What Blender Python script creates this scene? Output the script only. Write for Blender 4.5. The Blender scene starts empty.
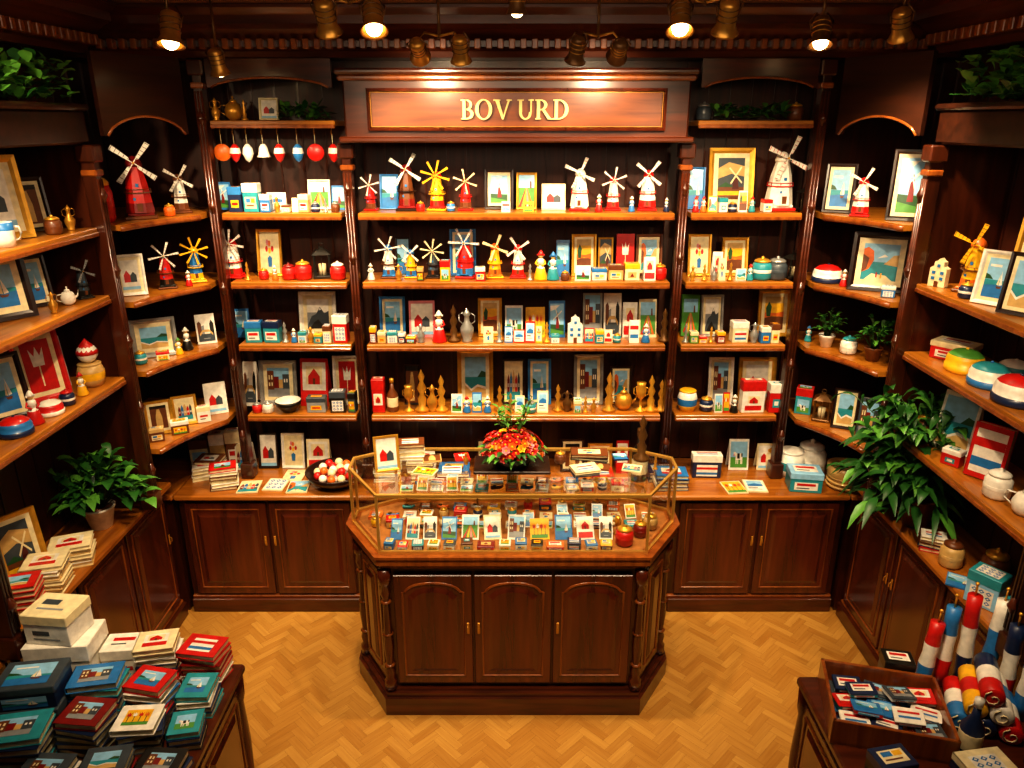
import bpy, math, random, bmesh
from mathutils import Matrix, Vector
random.seed(7)
scene=bpy.context.scene
COL=scene.collection
pi=math.pi
# ------------------------------------------------------------------ materials
def lin(h):
    h=h.lstrip('#'); o=[]
    for i in (0,2,4):
        c=int(h[i:i+2],16)/255
        o.append(c/12.92 if c<=.04045 else ((c+.055)/1.055)**2.4)
    return (*o,1)
_m={}
def mat(name,hexc,rough=.5,metal=0.,var=.25,scale=25,coat=0.,emis=0.):
    if name in _m: return _m[name]
    m=bpy.data.materials.new(name); m.use_nodes=True; n=m.node_tree; b=n.nodes['Principled BSDF']
    c=lin(hexc)
    tc=n.nodes.new('ShaderNodeTexCoord'); nz=n.nodes.new('ShaderNodeTexNoise'); nz.inputs['Scale'].default_value=scale
    nz.inputs['Detail'].default_value=3
    n.links.new(tc.outputs['Object'],nz.inputs['Vector'])
    r=n.nodes.new('ShaderNodeValToRGB'); r.color_ramp.elements[0].position=.3; r.color_ramp.elements[1].position=.7
    r.color_ramp.elements[0].color=(c[0]*(1-var),c[1]*(1-var),c[2]*(1-var),1)
    r.color_ramp.elements[1].color=(min(1,c[0]*(1+var*.6)),min(1,c[1]*(1+var*.6)),min(1,c[2]*(1+var*.6)),1)
    n.links.new(nz.outputs['Fac'],r.inputs['Fac']); n.links.new(r.outputs['Color'],b.inputs['Base Color'])
    b.inputs['Roughness'].default_value=rough; b.inputs['Metallic'].default_value=metal
    b.inputs['Coat Weight'].default_value=coat
    if emis:
        b.inputs['Emission Color'].default_value=c; b.inputs['Emission Strength'].default_value=emis
    _m[name]=m; return m
def wood(name,dark,light,sc=(1.5,18,18),rough=.33,coat=.35):
    if name in _m: return _m[name]
    m=bpy.data.materials.new(name); m.use_nodes=True; n=m.node_tree; b=n.nodes['Principled BSDF']
    tc=n.nodes.new('ShaderNodeTexCoord'); mp=n.nodes.new('ShaderNodeMapping'); mp.inputs['Scale'].default_value=sc
    nz=n.nodes.new('ShaderNodeTexNoise'); nz.inputs['Scale'].default_value=1.6; nz.inputs['Detail'].default_value=5; nz.inputs['Distortion'].default_value=.5
    n.links.new(tc.outputs['Object'],mp.inputs['Vector']); n.links.new(mp.outputs['Vector'],nz.inputs['Vector'])
    r=n.nodes.new('ShaderNodeValToRGB'); r.color_ramp.elements[0].position=.25; r.color_ramp.elements[1].position=.78
    r.color_ramp.elements[0].color=lin(dark); r.color_ramp.elements[1].color=lin(light)
    n.links.new(nz.outputs['Fac'],r.inputs['Fac']); n.links.new(r.outputs['Color'],b.inputs['Base Color'])
    bp=n.nodes.new('ShaderNodeBump'); bp.inputs['Strength'].default_value=.06; bp.inputs['Distance'].default_value=.003
    n.links.new(nz.outputs['Fac'],bp.inputs['Height']); n.links.new(bp.outputs['Normal'],b.inputs['Normal'])
    b.inputs['Roughness'].default_value=rough; b.inputs['Coat Weight'].default_value=coat; b.inputs['Coat Roughness'].default_value=.2
    _m[name]=m; return m
WV=wood('mahogany_upright','#260e05','#4e210d',(14,14,1.5),.28,.5)
WH=wood('mahogany_rail','#2c1006','#5e280e',(1.5,14,14),.28,.5)
WDK=wood('mahogany_dark','#180a05','#38190b')  # darker mahogany for the corner and side headers
WS=wood('shelf_wood','#83470f','#c07c26',(1.5,18,18),.32)
WSY=wood('shelf_wood_side','#83470f','#c07c26',(18,1.5,18),.32)
WT=wood('worktop_wood','#80440f','#b87224',(1.5,14,14),.26,.5)
WTY=wood('worktop_wood_side','#80440f','#b87224',(14,1.5,14),.26,.5)
WB=wood('back_panel_wood','#210d05','#481d0b',(22,4,1.2),.42,.2)
WD=wood('cabinet_door_wood','#37140a','#642912',(12,12,1.3),.24,.65)
WE=wood('moulding_wood','#63290b','#a25a1e',(16,16,1.3),.28,.6)  # lighter tone paints a lit highlight into the moulding colour
WG=wood('sign_panel_wood','#52240b','#8c4714',(1.5,14,14),.33,.4)
PAL=dict(red='#c41a14',white='#efe9dc',blue='#2b74b4',navy='#16264a',teal='#2a8f9b',yellow='#efb41c',green='#4f9038',
 cream='#ecdcae',black='#17140f',brown='#6b3a1a',orange='#e06a1c',pink='#e0848c',grey='#8f9294',sky='#8fc4e6',dgreen='#24502a',
 darkred='#7a120e',sand='#cfa866',slate='#3e474f',maroon='#4d120f')
def C(n):
    if n=='gold': return mat('gold_leaf','#e0a63a',.32,.55,.15)
    if n=='brass': return mat('brass','#cf9434',.34,.55,.25)
    if n=='silver': return mat('pewter','#b0b0ac',.34,.6,.2)
    if n=='iron': return mat('dark_bronze','#6a4822',.35,.5,.25)
    if n=='dark': return wood('dark_frame_wood','#120805','#30150b')
    return mat('paint_'+n,PAL[n],.4,0,.18,30,.25)
def glassmat():
    if 'glass' in _m: return _m['glass']
    m=bpy.data.materials.new('clear_glass'); m.use_nodes=True; n=m.node_tree; n.nodes.clear()
    o=n.nodes.new('ShaderNodeOutputMaterial'); t=n.nodes.new('ShaderNodeBsdfTransparent'); g=n.nodes.new('ShaderNodeBsdfGlossy')
    g.inputs['Roughness'].default_value=.02; t.inputs['Color'].default_value=(.97,.99,.98,1)
    lw=n.nodes.new('ShaderNodeLayerWeight'); lw.inputs['Blend'].default_value=.35
    mu=n.nodes.new('ShaderNodeMath'); mu.operation='MULTIPLY_ADD'; mu.inputs[1].default_value=.45; mu.inputs[2].default_value=.06; n.links.new(lw.outputs['Facing'],mu.inputs[0])
    mx=n.nodes.new('ShaderNodeMixShader'); n.links.new(mu.outputs[0],mx.inputs[0])
    n.links.new(t.outputs[0],mx.inputs[1]); n.links.new(g.outputs[0],mx.inputs[2]); n.links.new(mx.outputs[0],o.inputs[0])
    _m['glass']=m; return m
LEAF=[mat('leaf_deep','#25561e',.4,0,.3,12),mat('leaf_bright','#558f34',.4,0,.3,12)]
# ------------------------------------------------------------------ mesh builder
class MB:
    def __init__(s): s.v=[];s.f=[];s.mi=[];s.sm=[];s.mats=[];s.M=Matrix()
    def add(s,vs,fs,m,smooth=False):
        o=len(s.v); s.v+= [s.M@Vector(p) for p in vs]
        ms=m if isinstance(m,list) else [m]*len(fs)
        for f,mm in zip(fs,ms):
            if mm not in s.mats: s.mats.append(mm)
            s.f.append([i+o for i in f]); s.mi.append(s.mats.index(mm)); s.sm.append(smooth)
        return s
    def box(s,c,d,m,rz=0,bev=0):
        x,y,z=d[0]/2,d[1]/2,d[2]/2
        R=Matrix.Rotation(rz,3,'Z'); c=Vector(c)
        if bev:
            b=min(bev,x*.9,y*.9,z*.9); V=[];idx={}
            for sx in(-1,1):
                for sy in(-1,1):
                    for sz in(-1,1):
                        for k,p in enumerate(((x,y-b,z-b),(x-b,y,z-b),(x-b,y-b,z))):
                            idx[(sx,sy,sz,k)]=len(V); V.append(c+R@Vector((sx*p[0],sy*p[1],sz*p[2])))
            F=[]
            I=lambda a,b_,c_,k:idx[(a,b_,c_,k)]
            for q in(-1,1):
                F.append([I(q,-1,-1,0),I(q,1,-1,0),I(q,1,1,0),I(q,-1,1,0)])
                F.append([I(-1,q,-1,1),I(1,q,-1,1),I(1,q,1,1),I(-1,q,1,1)])
                F.append([I(-1,-1,q,2),I(1,-1,q,2),I(1,1,q,2),I(-1,1,q,2)])
            for a in(-1,1):
                for e in(-1,1):
                    F.append([I(a,e,-1,0),I(a,e,1,0),I(a,e,1,1),I(a,e,-1,1)])
                    F.append([I(a,-1,e,0),I(a,1,e,0),I(a,1,e,2),I(a,-1,e,2)])
                    F.append([I(-1,a,e,1),I(1,a,e,1),I(1,a,e,2),I(-1,a,e,2)])
                    for g in(-1,1): F.append([I(a,e,g,0),I(a,e,g,1),I(a,e,g,2)])
            return s.add(V,F,m)
        V=[c+R@Vector((a*x,b*y,g*z)) for a in(-1,1) for b in(-1,1) for g in(-1,1)]
        return s.add(V,[[0,1,3,2],[4,6,7,5],[0,4,5,1],[2,3,7,6],[0,2,6,4],[1,5,7,3]],m)
    def lathe(s,prof,m,seg=16,c=(0,0,0),sx=1,sy=1,smooth=True,off=0):
        V=[];F=[];ms=[]
        for r,z in prof:
            for i in range(seg):
                a=2*pi*i/seg+off; V.append((c[0]+max(r,1e-5)*math.cos(a)*sx,c[1]+max(r,1e-5)*math.sin(a)*sy,c[2]+z))
        for j in range(len(prof)-1):
            for i in range(seg):
                k=(i+1)%seg; F.append([j*seg+i,j*seg+k,(j+1)*seg+k,(j+1)*seg+i])
                ms.append(m[j%len(m)] if isinstance(m,list) else m)
        if prof[0][0]>1e-4: F.append(list(range(seg))[::-1]); ms.append(ms[0])
        if prof[-1][0]>1e-4: F.append([(len(prof)-1)*seg+i for i in range(seg)]); ms.append(ms[-2] if prof[0][0]>1e-4 else ms[-1])
        return s.add(V,F,ms,smooth)
    def sph(s,c,r,m,seg=10,rings=7,sc=(1,1,1)):
        P=[(r*math.sin(pi*i/rings),-r*math.cos(pi*i/rings)*sc[2]) for i in range(rings+1)]
        return s.lathe(P,m,seg,c,sc[0],sc[1])
    def tube(s,pts,r,m,seg=6,closed=False,smooth=True):
        pts=[Vector(p) for p in pts]; n=len(pts); V=[];F=[]
        for i,p in enumerate(pts):
            a=pts[(i-1)%n] if (closed or i>0) else p; b=pts[(i+1)%n] if (closed or i<n-1) else p
            d=(b-a).normalized(); up=Vector((0,0,1)) if abs(d.z)<.9 else Vector((1,0,0))
            u=d.cross(up).normalized(); w=d.cross(u)
            rr=r[i] if isinstance(r,(list,tuple)) else r
            for k in range(seg):
                t=2*pi*k/seg+pi/4; V.append(p+u*math.cos(t)*rr+w*math.sin(t)*rr)
        for i in range(n if closed else n-1):
            j=(i+1)%n
            for k in range(seg):
                l=(k+1)%seg; F.append([i*seg+k,i*seg+l,j*seg+l,j*seg+k])
        if not closed: F+= [list(range(seg))[::-1],[(n-1)*seg+k for k in range(seg)]]
        return s.add(V,F,m,smooth)
    def prism(s,poly,y0,y1,m,axis='y'):
        n=len(poly)
        if axis=='y': V=[(p[0],y0,p[1]) for p in poly]+[(p[0],y1,p[1]) for p in poly]
        elif axis=='z': V=[(p[0],p[1],y0) for p in poly]+[(p[0],p[1],y1) for p in poly]
        else: V=[(y0,p[0],p[1]) for p in poly]+[(y1,p[0],p[1]) for p in poly]
        F=[list(range(n)),list(range(n,2*n))[::-1]]+[[i,(i+1)%n,n+(i+1)%n,n+i] for i in range(n)]
        return s.add(V,F,m)
    def face(s,pts,m): return s.add(pts,[list(range(len(pts)))],m)
    def ring(s,w,h,loops,m,z0=0):
        V=[];F=[];n=len(loops)
        for ins,y in loops:
            V+=[(-w/2+ins,y,z0+ins),(w/2-ins,y,z0+ins),(w/2-ins,y,z0+h-ins),(-w/2+ins,y,z0+h-ins)]
        for j in range(n):
            k=(j+1)%n
            for i in range(4): F.append([j*4+i,j*4+(i+1)%4,k*4+(i+1)%4,k*4+i])
        return s.add(V,F,m)
    def leaf(s,b,d,L,w,m,droop=.4,lim=None):
        b=Vector(b); d=Vector(d).normalized(); sd=d.cross(Vector((0,0,1)))
        if sd.length<.1: sd=Vector((1,0,0))
        sd.normalize(); V=[];F=[]
        for i,ww in enumerate((.12,.8,1,.6,0.02)):
            t=i/4; p=b+d*L*t+Vector((0,0,-droop*L*t*t)); up=Vector((0,0,w*.18*ww))
            V+=[p+sd*w*.5*ww+up,p,p-sd*w*.5*ww+up]
        if lim:
            for v in V: v.x=min(max(v.x,lim[0]),lim[1]); v.y=min(v.y,lim[2])
        for i in range(4):
            F+=[[i*3,i*3+1,i*3+4,i*3+3],[i*3+1,i*3+2,i*3+5,i*3+4]]
        return s.add(V,F,m,True)
    def mesh(s,name='part',recalc=True):
        me=bpy.data.meshes.new(name); me.from_pydata([tuple(v) for v in s.v],[],s.f)
        for m in s.mats: me.materials.append(m)
        me.polygons.foreach_set('material_index',s.mi); me.polygons.foreach_set('use_smooth',s.sm)
        if recalc:
            b=bmesh.new(); b.from_mesh(me); bmesh.ops.recalc_face_normals(b,faces=b.faces[:]); b.to_mesh(me); b.free()
        me.update(); return me
# ------------------------------------------------------------------ object helpers
_groups={}
def add_part(parent,p):
    name,me,loc,rz,lab,subs=(list(p)+[None]*6)[:6]
    o=bpy.data.objects.new(name,me); COL.objects.link(o); o.parent=parent
    if loc: o.location=loc
    if rz: o.rotation_euler=(0,0,rz) if not isinstance(rz,tuple) else rz
    if lab: o['label']=lab
    for q in (subs or []): add_part(o,q)
    return o
def thing(name,cat,label,parts,loc=(0,0,0),rz=0,group=None,rot=None):
    if len(parts)==1 and len(parts[0])<=2:
        o=bpy.data.objects.new(name,parts[0][1]); COL.objects.link(o)
    else:
        o=bpy.data.objects.new(name,None); o.empty_display_size=.05; COL.objects.link(o)
        for p in parts: add_part(o,p)
    o.location=loc; o.rotation_euler=rot if rot else (0,0,rz); o['label']=label; o['category']=cat
    if group: _groups.setdefault(group,[]).append(o)
    return o
def struct(name,mb,label=None,loc=(0,0,0)):
    o=bpy.data.objects.new(name,mb.mesh(name)); COL.objects.link(o); o['kind']='structure'; o.location=loc
    if label: o['label']=label
    return o
_c={}
def cached(key,fn):
    if key not in _c: _c[key]=fn()
    return _c[key]
R2=lambda v:round(v,2)
# ------------------------------------------------------------------ pictures
DESC=dict(mill='a windmill landscape',sea='a blue sea and boats',field='striped flower fields',town='gabled canal houses',photo='a rocky coast in grey tones',
 vase='a vase of flowers',print='a small printed photo',sun='a golden meadow at sunset',red='a red tulip',snow='pale snowy cottages',
 old='an old brown figure',redprint='a red cottage print',strip='red and blue stripes',bridge='a grey canal bridge',street='a narrow street at dusk',coast='a sandy beach and surf',
 cow='a spotted cow in a meadow',tulips='a row of tulips',tiles='blue and white tile pattern',dusk='an old windmill at dusk',rocks='warm cliffs above a bay')
PHOTOS=('photo','bridge','street','coast','bridge','photo')
PRINTS=('print','snow','cow','tulips','tiles','town','bridge','coast','redprint','vase','mill','sun','rocks')
def pic(mb,w,h,st,z0=0,y=0,x0=0):
    e=.0007
    def P(pts,c,l=1): mb.face([(x0+(p[0]-.5)*w,y-e*l,z0+p[1]*h) for p in pts],C(c))
    R=lambda a,b,c_,d:[(a,b),(c_,b),(c_,d),(a,d)]
    if st=='mill':
        P(R(0,.32,1,1),'sky',0);P(R(0,0,1,.32),'green',0);P([(0,.2),(1,.1),(1,.3),(0,.34)],'dgreen');P([(0,.75),(.4,.82),(.7,.95),(0,.93)],'white')
        P([(.4,.2),(.66,.2),(.6,.62),(.46,.62)],'darkred',2);P([(.45,.62),(.61,.62),(.53,.72)],'brown',2)
        for a in(.5,.5+pi/2,.5+pi,.5+3*pi/2):
            dx,dy=math.cos(a)*.36,math.sin(a)*.3;nx,ny=-math.sin(a)*.025,math.cos(a)*.025
            P([(.53-nx,.62-ny),(.53+dx-nx,.62+dy-ny),(.53+dx+nx,.62+dy+ny),(.53+nx,.62+ny)],'white',3)
    elif st=='dusk':
        P(R(0,.3,1,1),'slate',0);P(R(0,0,1,.3),'brown',0);P([(0,.5),(.5,.62),(1,.55),(1,.8),(.4,.9),(0,.75)],'sand');P([(0,.3),(.3,.42),(.6,.3)],'dgreen',2);P(R(0,.1,1,.2),'yellow')
        P([(.55,.25),(.8,.25),(.74,.6),(.61,.6)],'maroon',2);P([(.4,.75),(.44,.78),(.92,.42),(.9,.38)],'cream',3);P([(.5,.36),(.47,.4),(.86,.8),(.9,.77)],'cream',3)
    elif st=='rocks':
        P(R(0,.5,1,1),'sky',0);P(R(0,0,1,.5),'teal',0);P([(0,.2),(.2,.3),(.32,.55),(.28,.8),(.12,.9),(0,.85)],'orange',2);P([(0,.2),(.14,.3),(.18,.6),(0,.7)],'brown',3);P([(.6,.45),(1,.4),(1,.72),(.85,.7),(.72,.55)],'sand',2);P([(.1,0),(.9,0),(.7,.14),(.3,.18)],'cream',2)
        P(R(.42,.08,.46,.22),'red',3);P(R(.55,.06,.59,.2),'yellow',3);P([(.4,.6),(.7,.66),(.6,.72)],'white',1)
    elif st=='sea':
        P(R(0,.45,1,1),'sky',0);P(R(0,0,1,.45),'blue',0);P([(0,.3),(1,.36),(1,.44),(0,.45)],'teal');P([(0,.46),(.35,.46),(.2,.56),(0,.6)],'dgreen')
        P([(.55,.3),(.8,.3),(.75,.24),(.6,.24)],'brown',2);P([(.67,.32),(.67,.7),(.8,.34)],'white',2);P([(.65,.32),(.65,.62),(.56,.34)],'cream',2);P(R(.1,.78,.6,.84),'white')
    elif st=='field':
        P(R(0,.6,1,1),'sky',0);P(R(0,0,1,.6),'green',0)
        for i,c in enumerate(('red','yellow','pink','orange')): P([(i*.26,0),(i*.26+.16,0),(.46+i*.03,.58),(.44+i*.03,.58)],c)
        P([(.7,.58),(.82,.58),(.8,.8),(.72,.8)],'brown',2)
    elif st=='town':
        P(R(0,0,1,1),'cream',0);P(R(0,0,1,.22),'teal')
        for i,c in enumerate(('darkred','blue','sand','red','slate')):
            x=.04+i*.19; t=.55+.12*((i*7)%3)/2; P([(x,.22),(x+.17,.22),(x+.17,t),(x+.085,t+.16),(x,t)],c,2)
            P(R(x+.03,.35,x+.07,.45),'white',3);P(R(x+.1,.35,x+.14,.45),'white',3)
    elif st=='photo':
        P(R(0,0,1,1),'grey',0);P(R(0,.55,1,1),'white');P([(0,.1),(.2,.42),(.42,.5),(.6,.74),(.8,.52),(1,.6),(1,0),(0,0)],'slate',2);P([(.1,0),(.3,.2),(.5,.32),(.62,.2),(.9,0)],'black',3);P([(.55,.62),(.6,.72),(.66,.64)],'white',4)
    elif st=='bridge':
        P(R(0,0,1,1),'white',0);P(R(0,0,1,.3),'slate');P([(0,.3),(0,.75),(.12,.82),(.24,.72),(.24,.3)],'brown',2);P([(.24,.3),(.24,.62),(.4,.66),(.4,.3)],'grey',2);P([(.75,.3),(.75,.7),(.87,.85),(1,.7),(1,.3)],'black',2)
        P([(.1,.22),(.3,.38),(.7,.38),(.9,.22),(.9,.32),(.7,.47),(.3,.47),(.1,.32)],'sand',3);P(R(.3,.1,.7,.13),'grey',3)
    elif st=='street':
        P(R(0,0,1,1),'sky',0);P([(0,0),(1,0),(1,.35),(0,.3)],'grey',1);P(R(0,.25,.3,.9),'brown',2);P(R(.3,.3,.52,.7),'darkred',2);P(R(.7,.28,1,.78),'slate',2);P(R(.52,.3,.7,.6),'sand',2)
        for i in range(2): P(R(.06+.12*i,.6,.12+.12*i,.75),'cream',3);P(R(.06+.12*i,.38,.12+.12*i,.5),'cream',3);P(R(.76+.11*i,.5,.82+.11*i,.62),'white',3)
    elif st=='coast':
        P(R(0,.5,1,1),'sky',0);P(R(0,0,1,.5),'teal',0);P([(0,0),(1,0),(1,.2),(.6,.26),(.3,.15),(0,.3)],'sand');P([(0,.3),(.3,.15),(.6,.26),(1,.2),(1,.26),(.6,.32),(.3,.21),(0,.36)],'white',2);P([(.6,.5),(1,.5),(1,.62),(.8,.66)],'dgreen',2)
    elif st=='cow':
        P(R(0,.4,1,1),'sky',0);P(R(0,0,1,.4),'green',0);P(R(.3,.3,.72,.55),'white',2);P(R(.4,.35,.55,.55),'black',3);P(R(.64,.42,.72,.55),'black',3);P(R(.18,.45,.32,.6),'white',2);P(R(.18,.45,.24,.53),'pink',3)
        for x in(.32,.42,.6,.67): P(R(x,.14,x+.05,.31),'white',2)
    elif st=='tulips':
        P(R(0,0,1,1),'yellow',0);P(R(0,0,1,.2),'green')
        for i in range(4):
            x=.14+i*.23; P(R(x,.15,x+.03,.55),'dgreen',2); c=('red','white','red','orange')[i]; P([(x-.06,.55),(x+.09,.55),(x+.1,.8),(x+.055,.68),(x+.015,.82),(x-.025,.68),(x-.07,.8)],c,3)
    elif st=='tiles':
        P(R(0,0,1,1),'white',0)
        for i in range(3):
            for j in range(3):
                x,z=.06+i*.31,.06+j*.31; P([(x+.13,z),(x+.26,z+.13),(x+.13,z+.26),(x,z+.13)],'blue');P([(x+.13,z+.07),(x+.19,z+.13),(x+.13,z+.19),(x+.07,z+.13)],'white',2)
    elif st=='vase':
        P(R(0,0,1,1),'cream',0);P([(.38,.1),(.62,.1),(.66,.35),(.5,.42),(.34,.35)],'blue',1)
        for a,b,c in((.3,.6,'red'),(.5,.75,'orange'),(.7,.6,'red'),(.5,.55,'yellow'),(.36,.78,'pink')): P([(a+.1*math.cos(k*pi/3),b+.09*math.sin(k*pi/3)) for k in range(6)],c,2)
    elif st=='print':
        P(R(0,0,1,1),'white',0);P(R(.1,.42,.9,.92),'sky');P([(.1,.42),(.9,.42),(.9,.6),(.5,.7),(.1,.55)],'blue',2)
        P(R(.1,.26,.6,.32),'slate');P(R(.1,.13,.8,.18),'grey')
    elif st=='redprint':
        P(R(0,0,1,1),'white',0);P(R(.0,.0,1,.3),'red');P(R(.15,.45,.85,.9),'cream',1);P([(.25,.45),(.75,.45),(.75,.65),(.5,.85),(.25,.65)],'red',2);P(R(.45,.45,.55,.6),'brown',3)
    elif st=='sun':
        P(R(0,.4,1,1),'yellow',0);P(R(0,0,1,.4),'brown',0);P([(0,.35),(.5,.42),(1,.38),(1,.55),(.6,.5),(0,.52)],'orange');P([(.1,.4),(.3,.4),(.35,.7),(.2,.85),(.05,.65)],'dgreen',2);P(R(0,.8,1,1),'sand')
    elif st=='red':
        P(R(0,0,1,1),'red',0);P([(.3,.5),(.7,.5),(.75,.85),(.6,.7),(.5,.88),(.4,.7),(.25,.85)],'white');P(R(.48,.1,.53,.5),'cream')
    elif st=='snow':
        P(R(0,0,1,1),'white',0);P([(.15,.25),(.5,.25),(.5,.5),(.32,.66),(.15,.5)],'red');P([(.5,.25),(.85,.25),(.85,.48),(.68,.6),(.5,.48)],'slate');P(R(0,.0,1,.1),'sky')
    elif st=='old':
        P(R(0,0,1,1),'brown',0);P([(.3,.05),(.7,.05),(.7,.5),(.58,.85),(.42,.85),(.3,.5)],'sand');P(R(0,.88,1,1),'black')
    elif st=='strip':
        P(R(0,0,1,1),'white',0);P(R(0,.6,1,.8),'red');P(R(0,.15,1,.35),'blue')
    elif st=='bar':
        P(R(0,.1,1,.9),'white',0);P(R(.1,.55,.9,.8),'red');P(R(.1,.25,.65,.35),'slate')
    elif st=='bar2':
        P(R(0,.1,1,.9),'cream',0);P(R(.1,.5,.5,.8),'blue');P(R(.55,.5,.9,.8),'yellow');P(R(.1,.25,.8,.35),'brown')
    elif st=='bar3':
        P(R(.1,.2,.9,.8),'yellow',0);P(R(.2,.4,.8,.6),'red')
    elif st=='bar4':
        P(R(.1,.15,.9,.85),'sand',0);P([(.3,.3),(.7,.3),(.5,.75)],'darkred')
    elif st=='bar5':
        P(R(.15,.2,.85,.8),'teal',0);P(R(.3,.35,.7,.65),'white')
    elif st=='bar6':
        P(R(.08,.5,.6,.8),'slate',0);P(R(.08,.2,.9,.3),'grey',0)
LB=('bar','bar2','bar3','bar4','bar5','strip','tiles','tulips','cow')
def TL(t): return Matrix.Rotation(-t,4,'X')
def frame(W,H,fc='gold',st='mill',tilt=.16):
    W,H=R2(W),R2(H)
    if st=='photo': st=random.choice(PHOTOS)
    def f():
        bw=max(.011,min(.032,W*.11)); t=.016
        a=MB(); a.M=TL(tilt); a.ring(W,H,[(0,0),(0,-t),(bw*.55,-t*.9),(bw,-t*.4),(bw,0)],C(fc)); 
        b=MB(); b.M=TL(tilt); b.box((0,-.004,H/2),(W-bw*1.6,.004,H-bw*1.6),C('cream')); mg=bw if W<.14 else bw*1.9; pic(b,W-2*mg,H-2*mg,st,mg,-.0065)
        s=MB(); s.tube([(0,math.sin(tilt)*H*.6,math.cos(tilt)*H*.6),(0,math.sin(tilt)*H*.6+H*.1,.003)],.004,C('dark'),4)
        return a.mesh(),b.mesh(recalc=False),s.mesh()
    a,b,s=cached(('frame',W,H,fc,st,tilt),f)
    n={'dark':'dark wooden','gold':'gilt','brown':'brown wooden'}.get(fc,fc)
    return ('picture_frame','picture frame',f"{n} picture frame showing {DESC.get(st,'a print')}",[('frame',a),('picture',b),('easel_stand',s)])
def card(W,H,c='white',st='print',tilt=.2):
    W,H=R2(W),R2(H)
    if st=='print': st=random.choice(PRINTS)
    def f():
        a=MB(); a.M=TL(tilt); a.box((0,-.001,H/2),(W,.002,H),C(c)); a.M=Matrix()
        if tilt<.6: a.M=Matrix.Translation((0,2*math.sin(tilt)*H,0))@TL(-tilt); a.box((0,-.001,H/2),(W,.002,H),C(c))
        else: a.tube([(0,math.sin(tilt)*H*.8,math.cos(tilt)*H*.8),(0,math.sin(tilt)*H*.85,.002)],.002,C(c),4)
        b=MB(); b.M=TL(tilt); pic(b,W*.84,H*.84,st,H*.08,-.003)
        return a.mesh(),b.mesh(recalc=False)
    a,b=cached(('card',W,H,c,st,tilt),f)
    return ('greeting_card','card',f"{'folded' if tilt<.6 else 'propped'} {c} card printed with {DESC.get(st,'a print')}",[('folded_sheet' if tilt<.6 else 'sheet',a),('print',b)])
def leaflet(W,H,c='white',st='print'):
    W,H=R2(W),R2(H)
    if st=='print': st=random.choice(PRINTS)
    def f():
        a=MB(); a.box((0,0,.004),(W,H,.008),C(c)); b=MB(); b.M=Matrix.Translation((0,-H*.45,.0088))@Matrix.Rotation(-pi/2,4,'X'); pic(b,W*.9,H*.9,st,0,0)
        return a.mesh(),b.mesh(recalc=False)
    a,b=cached(('leaflet',W,H,c,st),f)
    return ('postcard_pad','postcard',f"flat {c} postcard pad printed with {DESC.get(st,'a print')}",[('pad',a),('print',b)])
def book(W,D,T,c='red',st=None):
    W,D,T=R2(W),R2(D),round(T,3)
    if st in(None,'print'): st=random.choice(PRINTS)
    def f():
        a=MB(); t=.003; a.box((0,0,t/2),(W,D,t),C(c)); a.box((0,0,T-t/2),(W,D,t),C(c)); a.box((-W/2+t/2,0,T/2),(t,D,T),C(c))
        p=MB(); p.box((.001,0,T/2),(W-.01,D-.01,T-2*t-.0004),C('cream'))
        q=MB(); q.M=Matrix.Translation((0,-D*.3,T+.0008))@Matrix.Rotation(-pi/2,4,'X'); pic(q,W*.6,D*.6,st,0,0)
        return a.mesh(),p.mesh(),q.mesh(recalc=False)
    a,p,q=cached(('book',W,D,T,c,st),f)
    return ('book','book',f"{c} hardcover souvenir book with cream pages, lying flat",[('cover',a),('pages',p),('cover_print',q)])
def standbook(W,H,T,c='red',st='print'):
    W,H,T=R2(W),R2(H),R2(T)
    def f():
        a=MB(); a.M=TL(.12); t=.003; a.box((0,-T+t/2,H/2),(W,t,H),C(c)); a.box((0,-t/2,H/2),(W,t,H),C(c)); a.box((-W/2+t/2,-T/2,H/2),(t,T,H),C(c))
        p=MB(); p.M=TL(.12); p.box((.001,-T/2,H/2),(W-.008,T-2*t,H-.008),C('cream')); q=MB(); q.M=TL(.12); pic(q,W*.8,H*.8,st,H*.1,-T-.001)
        return a.mesh(),p.mesh(),q.mesh(recalc=False)
    a,p,q=cached(('sbook',W,H,T,c,st),f)
    return ('book','book',f"upright {c} souvenir book with {DESC.get(st,'a print')}",[('cover',a),('pages',p),('cover_print',q)])
def giftbox(W,D,H,c='blue',lid=None,st='print'):
    W,D,H=R2(W),R2(D),R2(H); lid=lid or c
    if st=='print': st=random.choice(LB)
    def f():
        a=MB(); a.box((0,0,H*.35),(W*.96,D*.96,H*.7),C(c),0,.002); b=MB(); b.box((0,0,H*.84),(W,D,H*.32),C(lid),0,.003)
        q=MB(); q.M=Matrix.Translation((0,-D*.48-.001,0)); pic(q,W*.7,H*.5,st,H*.08,0)
        q2=MB(); q2.M=Matrix.Translation((0,-D*.35,H+.0012))@Matrix.Rotation(-pi/2,4,'X'); pic(q2,W*.7,D*.7,st,0,0)
        return a.mesh(),b.mesh(),q.mesh(recalc=False),q2.mesh(recalc=False)
    a,b,q,q2=cached(('gbox',W,D,H,c,lid,st),f)
    l=f"{c} cardboard souvenir box with {lid} lid and printed label"
    return ('gift_box','box',l,[('box_body',a),('box_lid',b),('label',q),('label',q2)])
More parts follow.
